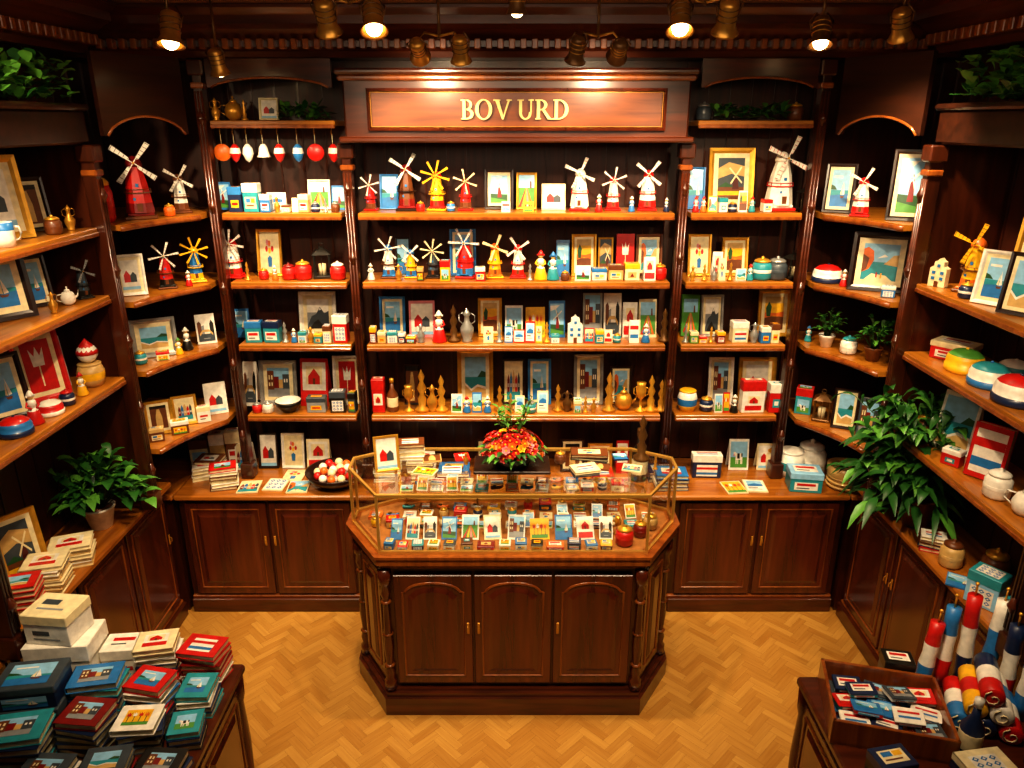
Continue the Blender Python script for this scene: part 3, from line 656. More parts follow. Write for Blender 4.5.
thing('shop_sign','sign','carved mahogany shop sign fascia with raised gold lettering',[('board',board),('cornice_moulding',mould),('sign_panel',pan),('panel_moulding',fr),('gilt_border',fr2),('lettering',lm,(-lw/2-.01,-.004,.116),0,'raised gilt serif letters')],(cxs,4.27,2.95))
# ------------------------------------------------------------------ cabinets
def door(w,h,arch=False):
    m=MB(); m.box((0,0,h/2),(w,.024,h),WD,0,.004)
    a=w/2-.045; z0,z1=.055,h-.045; y=-.013; k=.055
    if arch:
        pts=[(-a,z0),(a,z0),(a,z1-k),(a*.9,z1-k+.004)]+[(a*.86*math.cos(pi*i/12),z1-k+.006+(k-.006)*math.sin(pi*i/12)) for i in range(1,12)]+[(-a*.9,z1-k+.004),(-a,z1-k)]
    else: pts=[(-a,z0),(a,z0),(a,z1),(-a,z1)]
    m.tube([(p[0],y,p[1]) for p in pts],.007,WE,6,True,False)
    cz=(z0+z1)/2; f1=(a-.028)/a; f2=(a-.05)/a; hz=(z1-z0)/2; g1=(hz-.028)/hz; g2=(hz-.05)/hz
    ins=[(p[0]*f1,cz+(p[1]-cz)*g1) for p in pts]; ins2=[(p[0]*f2,cz+(p[1]-cz)*g2) for p in pts]; n_=len(pts)
    m.add([(p[0],y,p[1]) for p in ins]+[(p[0],y-.01,p[1]) for p in ins2],[[i,(i+1)%n_,n_+(i+1)%n_,n_+i] for i in range(n_)]+[[n_+i for i in range(n_)]],WD)
    return m.mesh()
hm=MB(); hm.box((0,-.004,0),(.014,.006,.07),C('brass'),0,.003); hm.tube([(0,-.006,.02),(0,-.018,.01),(0,-.018,-.012),(0,-.006,-.02)],.003,C('brass'),6); HM=hm.mesh()
def base(x0,x1,nd,y0,y1,zt,rz,cx,cy,lab,hid=False):
    w=x1-x0; d=y1-y0; P=[]
    m=MB(); m.box((0,d/2+.02,(.1+zt-.064)/2),(w,d-.04,zt-.164),WV); P.append(('cabinet_body',m.mesh()))
    m=MB(); m.box((0,d/2+.0,.05),(w,d,.1),WH,0,.006); m.box((0,d/2+.01,.108),(w,d-.02,.016),WE,0,.004); P.append(('plinth',m.mesh()))
    m=MB(); m.box((0,d/2+.01,zt-.052),(w,d-.02,.024),WH,0,.006); P.append(('top_rail',m.mesh()))
    dw=(w-.06)/nd
    dm=door(dw-.02,zt-.2)
    for i in range(nd):
        x=-w/2+.03+dw*(i+.5); hx=(dw/2-.03)*(1 if i%2==0 else -1)
        P.append(('door',dm,(x,.028,.13),0,None,[('handle',HM,(hx,-.014,(zt-.2)*.6),0,'brass pull handle')]))
    thing('base_cabinet','cabinet',lab,P,(cx,cy,0),rz,'base cabinets')
L='dark mahogany base cabinet with raised panel doors'
base(-2.1,-.98,2,0,.54,ZW-.0,0,-1.54,4.13,L); base(-.98,1.02,4,0,.54,ZW,0,.02,4.13,L); base(1.02,2.1,2,0,.54,ZW,0,1.56,4.13,L)
for s in(-1,1):
    base(0,1.5,3,0,.32,ZSW,-s*pi/2,s*2.125,3.36,L); base(0,1.15,2,0,.32,ZSW,-s*pi/2,s*2.125,2.02,L)
def slab(nm,x,y,z,sx,sy,mt,lab):
    m=MB(); m.box((0,0,0),(sx,sy,.035),mt,0,.008)
    thing(nm,'worktop',lab,[('slab',m.mesh())],(x,y,z-.0175))
slab('worktop',0,4.385,ZW,4.2,.56,WT,'long polished wooden worktop over the base cabinets')
slab('worktop',-2.27,2.75,ZSW,.37,2.68,WTY,'polished wooden worktop along the side wall')
slab('worktop',2.27,2.75,ZSW,.37,2.68,WTY,'polished wooden worktop along the side wall')
for s in(-1,1):
    slab('worktop',s*2.28,4.385,ZW,.35,.56,WT,'short wooden worktop filling the corner')
    m=MB(); m.box((0,0,ZW/2-.02),(.3,.5,ZW-.04),WV); thing('corner_cabinet','cabinet','plain dark mahogany corner cabinet body',[('body',m.mesh())],(s*2.28,4.4,0))
# ------------------------------------------------------------------ counter
def octo(a,b,f,sd,bk,bw): return [(-a,f),(a,f),(b,sd),(b,sd+.12),(bw,bk),(-bw,bk),(-b,sd+.12),(-b,sd)]
def off(poly,d):
    n_=len(poly); o=[]
    for i in range(n_):
        p0,p1,p2=Vector(poly[i-1]),Vector(poly[i]),Vector(poly[(i+1)%n_]); e1=(p1-p0).normalized(); e2=(p2-p1).normalized()
        n1=Vector((e1.y,-e1.x)); n2=Vector((e2.y,-e2.x)); b_=(n1+n2).normalized(); k=d/max(.3,b_.dot(n1)); o.append((p1.x+b_.x*k,p1.y+b_.y*k))
    return o
OC=octo(.67,.86,-.27,.03,.27,.66); ccx,ccy=.005,3.53
def lay(lst,mt):
    m=MB()
    for o_,z0,z1 in lst: m.prism(off(OC,o_),z0,z1,mt,'z')
    return m.mesh()
P=[('plinth',lay([(.035,0,.11),(.02,.11,.135),(0,.135,.15)],WH)),('body',lay([(-.025,.15,.9)],WV)),
   ('top_moulding',lay([(-.01,.9,.92),(.01,.92,.945),(.035,.945,.985),(.045,.985,1.0)],WE))]
dmesh=door(.405,.68,True)
for i in range(3):
    x=-.415+.415*i
    P.append(('door',dmesh,(x,-.256,.185),0,None,[('handle',HM,((.18 if i<1 else -.18),-.014,.36),0,'brass pull handle')]))
for s in(-1,1):
    a=Vector((s*.67,-.27)); b_=Vector((s*.86,.03)); mid=(a+b_)/2; ang=math.atan2(b_.y-a.y,b_.x-a.x); ang= ang if s>0 else ang-pi
    nrm=Vector((s*.845,-.535)); P.append(('side_panel',cached('sp',lambda:door(.25,.68)),(mid.x-nrm.x*.015,mid.y-nrm.y*.015,.185),ang))
m=MB(); m.lathe([(.035,.15),(.035,.2),(.022,.22),(.03,.26),(.018,.3),(.028,.42),(.02,.56),(.018,.72),(.03,.76),(.022,.8),(.035,.82),(.035,.9)],WD,12)
for zz in(.3,.5,.7): m.lathe([(.02,zz-.008),(.03,zz),(.02,zz+.008)],WE,12)
colm=m.mesh()
for p in off(OC,-.015)[:3]+[off(OC,-.015)[7]]: P.append(('corner_column',colm,(p[0],p[1],0)))
m=MB(); IN=off(OC,.005)
BR=mat('polished_brass','#e3b35a',.35,.7,.1)
for z in(1.008,1.325): m.tube([(p[0],p[1],z) for p in IN],.011,BR,4,True,False)
for p in IN: m.tube([(p[0],p[1],1.0),(p[0],p[1],1.325)],.0095,BR,4,False,False)
P.append(('case_frame',m.mesh()))
GL=glassmat()
for i in range(8):
    if i==4: continue   # open at the attendant's side
    m=MB(); p,q=IN[i],IN[(i+1)%8]; m.add([(p[0],p[1],1.01),(q[0],q[1],1.01),(q[0],q[1],1.32),(p[0],p[1],1.32)],[[0,1,2,3]],GL); P.append(('glass_pane',m.mesh()))
m=MB(); m.face([(p[0],p[1],1.329) for p in off(OC,-.002)],GL); P.append(('glass_top',m.mesh(recalc=False)))
SH=[(-.72,.06),(.72,.06),(.72,.14),(.6,.22),(-.6,.22),(-.72,.14)]
m=MB(); m.face([(p[0],p[1],1.165) for p in SH],GL); P.append(('glass_shelf',m.mesh(recalc=False)))
m=MB(); m.tube([(p[0],p[1],1.16) for p in SH],.004,BR,4,True,False)
for x in(-.6,-.2,.2,.6): m.tube([(x,.215,1.004),(x,.215,1.16)],.005,BR,6)
P.append(('shelf_brackets',m.mesh()))
m=MB(); m.prism(off(OC,-.02),1.0,1.004,mat('case_liner','#a4682f',.6),'z'); P.append(('display_floor',m.mesh()))
thing('display_counter','display counter','dark mahogany octagonal display counter with glass case',P,(ccx,ccy,0))
# ------------------------------------------------------------------ stock on the back shelves
cT,sT=math.cos(math.radians(19.5)),math.sin(math.radians(19.5)); HC=3.06
def units(Y,z):   # ruler: metres per layout step along and up a shelf at depth Y and height z
    h=z-HC; d=Y*cT-h*sT; t=h/Y
    return d/744,(cT-t*sT)**2*Y/744
FILLB=(('red','white'),('yellow','red'),('cream','brown'),('navy','white'),('sand','cream'),('white','teal'),('darkred','yellow'),('blue','white'),('brown','sand'),('orange','cream'),('teal','yellow'),('white','red'),('black','sand'),('green','cream'))
def row(z,items,place,Y=4.5,fill=None):
    ux,uz=units(Y,z); occ=[]
    for it in items:
        k=it[0]; X=lambda p:(p-512)*ux
        e=.0015
        if k=='w': put(windmill(it[2]*uz,*it[3:]),(X(it[1]),Y-.02,z+e),random.uniform(-.15,.15),place); occ.append((it[1]-it[2]*.2,it[1]+it[2]*.2))
        elif k in'fck':
            w=(it[2]-it[1])*ux; c=X((it[1]+it[2])/2); h=it[3]*uz
            if k=='f': put(frame(w,h,*it[4:]),(c,Y+.035,z+e),random.uniform(-.04,.04),place)
            elif k=='c': put(card(w,h,*it[4:]),(c,Y-.0,z+e),random.uniform(-.06,.06),place)
            else: put(standbook(w,h,.025,*it[4:]),(c,Y+.05,z+e),0,place)
        else:
            if k in 'qbhs': occ.append((it[1]-1,it[2]+1))
            else:
                hw={'j':.43,'m':.75,'3':.6,'l':.38,'d':.24,'g':.28,'o':.18,'y':.5,'u':.5,'t':.62}[k]*it[2]; occ.append((it[1]-hw,it[1]+hw))
            if k=='q': w=(it[2]-it[1])*ux; put(card(w,it[3]*uz,*it[4:]),(X((it[1]+it[2])/2),Y-.12,z+e),random.uniform(-.1,.1),place)
            elif k=='b': w=(it[2]-it[1])*ux; put(giftbox(w,.07,it[3]*uz,*it[4:]),(X((it[1]+it[2])/2),Y-.085,z+e),random.uniform(-.08,.08),place)
            elif k=='j': put(jar(it[2]*uz,*it[3:]),(X(it[1]),Y-.07,z+e),0,place)
            elif k=='m': put(mug(it[2]*uz,*it[3:]),(X(it[1]),Y-.09,z+e),random.uniform(-.8,.3),place)
            elif k=='3': put(pot3(it[2]*uz,*it[3:]),(X(it[1]),Y-.07,z+e),0,place)
            elif k=='l': put(lantern(it[2]*uz,*it[3:]),(X(it[1]),Y-.02,z+e),.2,place)
            elif k=='d': put(doll(it[2]*uz,*it[3:]),(X(it[1]),Y-.09,z+e),random.uniform(-.3,.3),place)
            elif k=='g': put(goblet(it[2]*uz,*it[3:]),(X(it[1]),Y-.08,z+e),random.uniform(-.3,.3),place)
            elif k=='o': put(bottle(it[2]*uz,*it[3:]),(X(it[1]),Y-.08,z+e),0,place)
            elif k=='h': put(house((it[2]-it[1])*ux,it[3]*uz,*it[4:]),(X((it[1]+it[2])/2),Y-.1,z+e),0,place)
            elif k=='y': put(clog(it[2]*ux,*it[3:]),(X(it[1]),Y-.1,z+e),random.uniform(2.6,3.6),place)
            elif k=='u': put(bowl(it[2]*ux/2,it[3]*uz,*it[4:]),(X(it[1]),Y-.09,z+e),0,place)
            elif k=='t': put(teapot(it[2]*uz,*it[3:]),(X(it[1]),Y-.05,z+e),0,place)
            elif k=='s':
                zz=z+e; w=(it[2]-it[1])*ux
                for c in it[3]:
                    T=random.choice((.016,.02,.024)); put(book(w,.14 if w>.1 else .1,T,c,random.choice(('print','strip','snow'))),(X((it[1]+it[2])/2)+random.uniform(-.004,.004),Y-.06,zz),random.uniform(-.05,.05),place); zz+=T+.0022
    if fill:
        occ.sort(); a=fill[0]/ux+512; end=fill[1]/ux+512; gaps=[]
        for o0,o1 in occ+[(end,end)]:
            if o0-a>6: gaps.append((a,o0))
            a=max(a,o1)
        for g0,g1 in gaps:
            x=g0+.5
            while g1-x>5.8:
                w=min(random.uniform(6,11),g1-x-.6); c=x+w/2; r=random.random(); P3=((c-512)*ux,Y-.105,z+.0015)
                if r<.3: put(giftbox(w*ux,.06,random.uniform(6,19)*uz,*random.choice(FILLB)),P3,random.uniform(-.06,.06),place)
                elif r<.54: put(card(w*ux,random.uniform(11,21)*uz,random.choice(('white','cream','yellow','blue','red')),'print'),(P3[0],Y-.115,P3[2]),random.uniform(-.08,.08),place)
                elif r<.68: put(jar(min(w/.9,11)*uz,random.choice(('red','navy','yellow','brown','teal','white')),random.choice(('gold','white','silver'))),P3,0,place)
                elif r<.84: put(doll(random.uniform(14,21)*uz,random.choice(('red','blue','yellow','teal','black','orange')),random.choice(('white','red','yellow'))),P3,0,place)
                else: put(goblet(random.uniform(14,20)*uz,random.choice(('brass','gold','silver')),random.choice((1,2))),P3,0,place)
                x+=w+.8
FC=(CX0+.01,CX1-.01); FL=(-1.65,-.99); FR=(1.04,1.65)
row(Z1,[('w',372,36,'red','brown','red',6,.2),('f',380,398,34,'blue','sea'),('w',408,58,'brown','darkred','dark',4,.5),('w',438,50,'yellow','red','yellow',8,.2,'yellow'),('w',466,41,'red','brown','red',6,.8,'cream'),
 ('f',485,513,39,'dark','mill'),('f',516,537,37,'gold','field'),('c',542,565,26,'cream','snow'),('w',579,54,'white','white','red',4,.35,'white',1.25),('w',612,43,'white','red','red',6,.1),('w',646,51,'white','red','red',4,.6,'white',1.2),
 ('d',663,14,'navy'),('j',422,11,'red'),('j',452,11,'blue'),('d',597,17,'red'),('d',629,15,'blue'),('q',502,510,11,'white','strip'),('q',523,533,10,'yellow','tulips')],'top shelf')
row(Z2,[('w',390,42,'white','blue','brown',6,.3),('f',396,410,38,'dark','sea'),('w',412,36,'yellow','blue','yellow',4,.7),('w',434,39,'slate','black','dark',8,.1,'cream'),('f',450,476,46,'blue','sea'),('w',466,50,'red','blue','red',6,.5,'white',1.2),
 ('w',495,44,'yellow','orange','yellow',4,.3,'cream'),('w',518,42,'white','red','red',4,.9),('d',540,30,'yellow','red'),('d',552,28,'teal','blue'),('c',556,569,36,'blue','sea'),('f',572,596,41,'gold','sun'),('f',598,613,38,'gold','dusk'),
 ('k',616,634,40,'red','red'),('f',636,662,40,'brown','rocks'),('q',574,588,15,'white','print'),('b',590,604,12,'white','blue'),('b',606,620,14,'sand','brown','print'),('b',622,636,16,'cream','yellow'),('q',640,652,22,'white','redprint'),('j',657,16,'red'),
 ('d',374,16,'white','white')],'second shelf',fill=FC)
row(Z3,[('f',380,405,38,'blue','sea'),('c',410,435,36,'pink','snow'),('d',441,30,'red'),('g',455,36,'iron',2),('g',468,32,'silver',1),('f',478,502,37,'gold','sun'),('c',505,523,31,'white','cow'),('c',526,545,29,'yellow','tulips'),
 ('c',549,565,35,'blue','mill'),('h',566,581,26,'white'),('f',583,602,41,'silver','photo'),('f',604,621,41,'white','bridge'),('c',622,637,34,'white','redprint'),('c',639,656,37,'cream','field'),('g',661,32,'iron',2),
 ('q',484,494,15,'cream','vase'),('q',626,636,22,'white','strip')],'third shelf',fill=FC)
row(Z4,[('b',376,388,32,'red','red','redprint'),('o',395,32,'brown','gold'),('f',404,420,38,'dark','old'),('g',411,24,'brass',0),('g',424,40,'brass',2),('g',434,26,'brass',1),('g',443,34,'gold',2),('f',458,493,52,'gold','coast'),('g',500,24,'brass',2),
 ('f',502,525,43,'dark','town'),('f',528,551,43,'blue','sea'),('f',574,603,48,'silver','photo'),('g',557,26,'brass',2),('g',566,20,'iron',1),('g',607,38,'brass',2),('t',622,22,'brass'),('g',638,28,'gold',0),('g',648,34,'gold',2),('g',658,30,'brass',2),('f',610,632,36,'dark','rocks')],'fourth shelf',fill=FC)
row(ZW,[('s',378,402,['white','brown','cream','white','cream','brown']),('s',410,436,['cream','white','cream','white','brown','cream','white']),('s',440,470,['blue','navy','white','blue']),('f',476,500,30,'dark','photo'),('c',520,545,26,'white','print'),('f',560,585,30,'dark','old'),('f',588,612,26,'gold','photo'),
 ('c',616,628,30,'red','redprint'),('o',636,50,'black','iron'),('s',645,668,['navy','slate','navy']),('s',590,612,['cream','red'])],'worktop',4.42)
row(3.06,[('g',222,22,'brass',1),('t',238,24,'brass'),('g',250,20,'brass',2),('f',258,278,22,'cream','snow')],'niche shelf')
row(Z1,[('c',216,231,28,'blue','mill'),('b',236,250,24,'navy','blue'),('b',251,266,27,'teal','white'),('c',268,286,18,'white','print'),('f',308,330,30,'white','field'),('c',332,347,24,'blue','mill')],'top shelf',fill=(-1.65,-.99))
row(Z2,[('w',237,48,'white','red','red',8,.1),('f',257,282,45,'gold','vase'),('j',293,17,'red','darkred'),('j',307,20,'red','gold'),('l',324,34),('j',341,18,'red','white'),('d',280,14,'orange'),('j',268,11,'red')],'second shelf',fill=(-1.6,-.99))
row(Z3,[('c',234,250,28,'blue','sea'),('b',252,268,20,'teal','blue'),('b',270,286,20,'teal','navy'),('f',300,336,43,'white','photo'),('b',338,352,26,'red','white')],'third shelf',fill=FL)
row(Z4,[('c',244,258,42,'white','print'),('f',260,297,42,'silver','photo'),('c',301,329,44,'red','redprint'),('f',334,361,46,'white','red'),('u',293,26,11,'black'),('b',312,330,15,'grey','slate'),('b',334,350,20,'black','slate'),('b',352,360,18,'slate','black')],'fourth shelf',fill=FL)
row(ZW,[('f',258,278,32,'dark','snow'),('f',282,304,32,'white','vase'),('c',308,330,28,'cream','print'),('s',204,228,['brown','cream','darkred','white','brown']),('c',236,254,26,'white','town')],'worktop',4.47)
row(Z1,[('f',686,705,41,'blue','sea'),('f',708,754,60,'gold','dusk'),('w',776,74,'white','white','red',4,.35,'white',1.25),('b',757,765,12,'white','red'),('l',802,26)],'top shelf',fill=(1.04,1.5))
row(Z2,[('f',688,711,41,'gold','vase'),('f',722,748,38,'gold','sun'),('c',712,722,24,'white','print'),('j',757,22,'teal'),('j',772,22,'slate','silver'),('l',790,28)],'second shelf',fill=FR)
row(Z3,[('k',681,699,40,'green','field'),('f',701,723,40,'silver','photo'),('f',758,790,44,'gold','sun'),('b',726,742,20,'cream','white')],'third shelf',fill=FR)
row(Z4,[('3',684,20,('yellow','blue','white'),.45),('f',708,733,44,'white','photo'),('f',738,775,44,'gold','snow'),('b',735,758,30,'white','red','redprint'),('b',762,776,28,'red','white'),('j',703,15,'navy','gold')],'fourth shelf',fill=FR)
row(ZW,[('b',688,716,22,'navy','white','strip'),('c',728,748,28,'white','print'),('c',756,776,24,'cream','print'),('3',785,24,('white','teal','white'),.5)],'worktop',4.47)
for x,y,r in((-1.66,4.22,.1),(-1.5,4.25,-.05),(-1.35,4.22,.08),(-1.42,4.38,0),(1.4,4.21,.1),(1.54,4.23,-.08)):
    put(leaflet(.13,.16,'cream','print'),(x,y,ZW+.0015),r,'worktop')
def stack(x,y,z,cols,w=.2,d=.15,T=.025,rz=0,place='table',st=('print','strip','redprint'),jit=.07):
    zz=z+.001
    for c in cols:
        put(book(w,d,T,c,random.choice(st)),(x+random.uniform(-.006,.006),y+random.uniform(-.006,.006),zz),rz+random.uniform(-jit,jit),place); zz+=T+.0025
stack(1.0,4.24,ZW,['navy','white','navy','blue'],.2,.14,.024,0,'worktop')
thing('serving_bowl','bowl','large dark wooden bowl holding red and white sweets',[('bowl',(lambda a:(a.lathe([(.08,0),(.1,.01),(.17,.06),(.19,.1),(.18,.1),(.15,.06),(.07,.025),(0,.025)],C('dark'),28),a)[-1])(MB()).mesh())],(-1.12,4.27,ZW+.001))
bm={c:(lambda a:(a.sph((0,0,0),.026,C(c),12,8),a)[-1])(MB()).mesh() for c in('red','white','orange','cream')}
k=0
for rr,nn,zz in((.0,1,.055),(.058,6,.062),(.115,12,.085),(.03,3,.115),(.08,8,.118)):
    for i in range(nn):
        a=2*pi*i/nn+rr*9; c=('red','white','orange','cream')[k%4]; k+=1
        thing('round_sweet','sweet',f"{c} wrapped round sweet in a bowl",[('sweet',bm[c])],(-1.12+rr*math.cos(a),4.27+rr*math.sin(a),ZW+zz),0,'sweets in the wooden bowl')
def ornament(kind,c):
    def f():
        h=MB(); h.tube([(0,.0,0),(0,-.01,-.02),(0,-.012,-.035),(0,.0,-.04)],.0025,C('brass'),5)
        s=MB(); s.tube([(0,-.004,-.035),(0,-.004,-.09)],.0018,C('cream'),4)
        b=MB()
        if kind=='disc': b.M=Matrix.Translation((0,-.004,-.135))@Matrix.Rotation(pi/2,4,'X'); b.lathe([(.0,-.006),(.045,-.006),(.048,0),(.045,.006),(0,.006)],C(c),20)
        elif kind=='bell': b.lathe([(.04,-.16),(.03,-.145),(.024,-.11),(.012,-.09),(0,-.088)],C(c),14)
        else: b.lathe([(0,-.19),(.018,-.175),(.032,-.14),(.026,-.11),(.01,-.09),(0,-.088)],[C(c),C(c),C('white'),C(c),C(c)],12)
        return h.mesh(),s.mesh(),b.mesh()
    h,s,b=cached(('orn',kind,c),f); 
    return [('hook',h),('cord',s),('pendant',b)]
for px,k,c in((217,'disc','orange'),(230,'drop','red'),(243,'drop','white'),(259,'bell','white'),(275,'drop','red'),(294,'drop','blue'),(312,'disc','red'),(330,'drop','red')):
    thing('hanging_ornament','ornament',f"{c} {k}-shaped ornament hanging from a brass hook",ornament(k,c),((px-512)*.00557,4.42,3.024),random.uniform(-.2,.2),'ornaments hanging under the niche shelf')
def ivy(L,n,seed,w=.1,wd=.035,top=.07,br=.4):
    rnd=random.Random(seed); f=MB(); 
    for k in range(3):
        pts=[(-L/2+L*i/10,rnd.uniform(-w/2,w/2),.02+rnd.uniform(0,.05)) for i in range(11)]; f.tube(pts,.003,LEAF[0],4)
    for i in range(n):
        x=rnd.uniform(-L/2,L/2); y=rnd.uniform(-w/2,w/2); z=rnd.uniform(.01,top)
        f.leaf((x,y,z),(rnd.uniform(-1,1),rnd.uniform(-1,.3),rnd.uniform(-.1,.8)),rnd.uniform(.05,.08),wd,LEAF[rnd.random()<br],.15)
    return f.mesh(recalc=False)
thing('ivy_garland','plant','green leafy garland lying in the top niche',[('foliage',ivy(.26,70,3))],(-1.17,4.49,3.062))
thing('ivy_garland','plant','green leafy garland lying in the top niche',[('foliage',ivy(.4,100,4))],(1.34,4.49,3.062))
put(jar(.1,'slate','silver'),(1.09,4.5,3.0615),0,'niche shelf'); put(jar(.1,'brown','gold'),(1.61,4.5,3.0615),0,'niche shelf')
thing('ivy_garland','plant','thick green garland lying along the cabinet top',[('foliage',ivy(1.0,420,5,.3,.055,.18,.75))],(-2.17,3.2,3.137),pi/2)
thing('ivy_garland','plant','thick green garland lying along the cabinet top',[('foliage',ivy(1.0,420,6,.3,.055,.18,.75))],(2.17,3.2,3.137),-pi/2)
# ------------------------------------------------------------------ corner shelves
def cn(s,t,inset=0.): return (s*(2.10-.28*t)+s*inset*.7,3.93+.5*t+inset*.5)
e=.0015
def PC(s,t,z,spec,rz=None,ins=0.,place='corner shelf'):
    x,y=cn(s,t,ins); put(spec,(x,y,z+e),(-s*.45 if rz is None else rz),place)
PC(-1,.0,Z1,jar(.25,'red','gold',.2),ins=.02); PC(-1,.34,Z1,windmill(.42,'red','darkred','brown',4,.6,'white',1.2)); PC(-1,.82,Z1,windmill(.28,'white','brown','brown',4,.5),ins=.03); PC(-1,.6,Z1,jar(.07,'orange','gold'),ins=-.05)
PC(-1,.12,Z2,frame(.15,.22,'white','snow')); PC(-1,.5,Z2,windmill(.27,'red','black','brown',6,.3)); PC(-1,.85,Z2,windmill(.27,'blue','yellow','yellow',8,.5,'yellow')); PC(-1,.68,Z2,doll(.09,'red','white'),ins=-.07)
PC(-1,.3,Z3,frame(.24,.22,'silver','photo'),ins=.05); PC(-1,.08,Z3,jar(.08,'teal','gold')); PC(-1,.62,Z3,doll(.14,'black','white')); PC(-1,.87,Z3,card(.11,.18,'white','bridge')); PC(-1,.48,Z3,doll(.1,'yellow','green'),ins=-.04); PC(-1,.28,Z3,giftbox(.07,.05,.05,'cream','red'),ins=-.05)
PC(-1,.2,Z4,frame(.15,.2,'gold','old'),ins=.04); PC(-1,.5,Z4,frame(.14,.18,'gold','town'),ins=.03); PC(-1,.87,Z4,card(.13,.2,'white','snow')); PC(-1,.33,Z4,giftbox(.1,.06,.08,'brown','white'),ins=-.06); PC(-1,.66,Z4,giftbox(.08,.05,.1,'white','cream'),ins=-.03); PC(-1,.08,Z4,giftbox(.08,.05,.08,'brown','sand'),ins=-.04)
PC(1,.85,Z1,frame(.16,.27,'dark','sea')); PC(1,.56,Z1,windmill(.27,'white','red','red',4,.4,'white',1.2),ins=-.03); PC(1,.1,Z1,frame(.2,.36,'dark','mill'))
PC(1,.85,Z2,hat3(.075,('navy','white','red'))); PC(1,.3,Z2,frame(.3,.32,'dark','rocks'),ins=.02); PC(1,.62,Z2,doll(.1,'red','white'),ins=-.03); PC(1,.1,Z2,giftbox(.07,.05,.06,'blue','white'),ins=-.06)
PC(1,.75,Z3,plant('b',.26,.09,16,'white',11,ll=.06,lw=.03)); PC(1,.2,Z3,plant('b',.28,.12,20,'brown',12,ll=.08,lw=.03)); PC(1,.98,Z3,doll(.1,'teal','blue')); PC(1,.48,Z3,jar(.11,'white','teal'))
PC(1,.92,Z4,giftbox(.1,.08,.17,'teal','red')); PC(1,.68,Z4,lantern(.2,'iron')); PC(1,.4,Z4,frame(.14,.24,'dark','photo')); PC(1,.12,Z4,standbook(.12,.24,.03,'slate','street'))
stack(-1.82,4.24,ZW,['brown','white','cream','brown','white','red'],.16,.12,.022,.3,'corner worktop'); stack(-1.99,4.38,ZW,['cream','white','cream','white'],.17,.13,.022,.4,'corner worktop')
for t,w,h,c,l in((.15,.12,.2,'cream','brown'),(.5,.1,.24,'sand','white'),(.8,.1,.26,'brown','cream')):
    put(giftbox(w,.09,h,c,l),(-2.14+.36*t,4.54,ZW+e),.2,'corner worktop')
put(giftbox(.2,.15,.13,'teal','sky','bar'),(1.84,4.22,ZW+e),-.15,'corner worktop'); put(jar(.24,'white','white',.4),(1.96,4.44,ZW+e),0,'corner worktop'); put(jar(.17,'cream','gold',.42),(1.75,4.5,ZW+e),0,'corner worktop')
m=MB(); m.lathe([(.09,0),(.105,.1),(.11,.15),(.1,.15),(.095,.1),(.08,.02),(0,.02)],C('sand'),18)
for i in range(5): m.tube([(.1*math.cos(a*pi/9)+.002*i,.1*math.sin(a*pi/9),.02+.028*i) for a in range(18)],.008,C('sand'),5,True)
thing('wicker_basket','basket','round pale wicker basket with rolled rim',[('basket',m.mesh())],(2.1,4.24,ZW+e))
# ------------------------------------------------------------------ side shelves
def PS(s,x,y,z,spec,rz=None,place='side shelf'): put(spec,(s*x,y,z+e),(-s*.95 if rz is None else rz),place)
PS(-1,2.25,3.3,2.56,frame(.28,.36,'gold','snow')); PS(-1,2.27,3.58,2.56,frame(.17,.25,'dark','old')); PS(-1,2.13,3.14,2.56,mug(.1)); PS(-1,2.13,3.5,2.56,jar(.09,'brown')); PS(-1,2.13,3.64,2.56,goblet(.12,'brass',1))
PS(-1,2.25,3.2,2.22,frame(.28,.3,'dark','sea')); PS(-1,2.26,3.47,2.22,frame(.15,.24,'dark','sea')); PS(-1,2.14,3.52,2.22,teapot(.09,'white')); PS(-1,2.14,3.66,2.22,windmill(.2,'slate','black','black',4,.4,'grey')); PS(-1,2.12,3.36,2.22,goblet(.1,'brass',1))
PS(-1,2.25,3.38,1.78,frame(.22,.34,'red','red')); PS(-1,2.27,3.12,1.78,frame(.2,.3,'dark','sea')); PS(-1,2.13,3.2,1.78,hat3(.05,('white','red','white'))); PS(-1,2.13,3.08,1.78,doll(.16,'red','white')); PS(-1,2.14,2.96,1.78,hat3(.06,('navy','blue','red')))
PS(-1,2.15,3.6,1.78,pot3(.12,('sand','yellow','sand'),.55)); PS(-1,2.3,3.54,1.78,frame(.13,.26,'silver','sea')); PS(-1,2.12,3.32,1.78,jar(.08,'navy','red')); PS(-1,2.12,3.45,1.78,doll(.12,'yellow','red'))
m=MB(); m.sph((0,0,.0475),.05,C('white'),14,10); h=MB(); h.lathe([(.053,.045),(.05,.06),(.03,.09),(0,.125)],C('red'),12); thing('capped_ball_ornament','ornament','white ball ornament with red cap on a tin',[('ball',m.mesh()),('cap',h.mesh())],(-2.15,3.6,1.78+.1245))
PS(-1,2.3,2.74,ZSW,frame(.24,.36,'gold','old')); PS(-1,2.3,3.02,ZSW,frame(.22,.36,'gold','dusk'))
def RB(s,x,y,z,cols,w,d,T,rz): stack(s*x,y,z,cols,w,d,T,rz,'side worktop')
RB(-1,2.19,2.8,ZSW,['red','darkred','red','darkred','red','red'],.17,.13,.026,.25); RB(-1,2.19,3.0,ZSW,['cream','sand','cream','sand','white','cream'],.18,.15,.022,.2); RB(-1,2.19,3.21,ZSW,['sand','white','cream','sand','cream'],.19,.15,.022,.4)
put(plant('b',.46,.23,55,'white',21,(.12,-.06),.14,.055,lim=(-.17,.6,.14)),(-2.23,3.56,ZSW+e),0,'side worktop',"leafy green potted plant in round white pot")
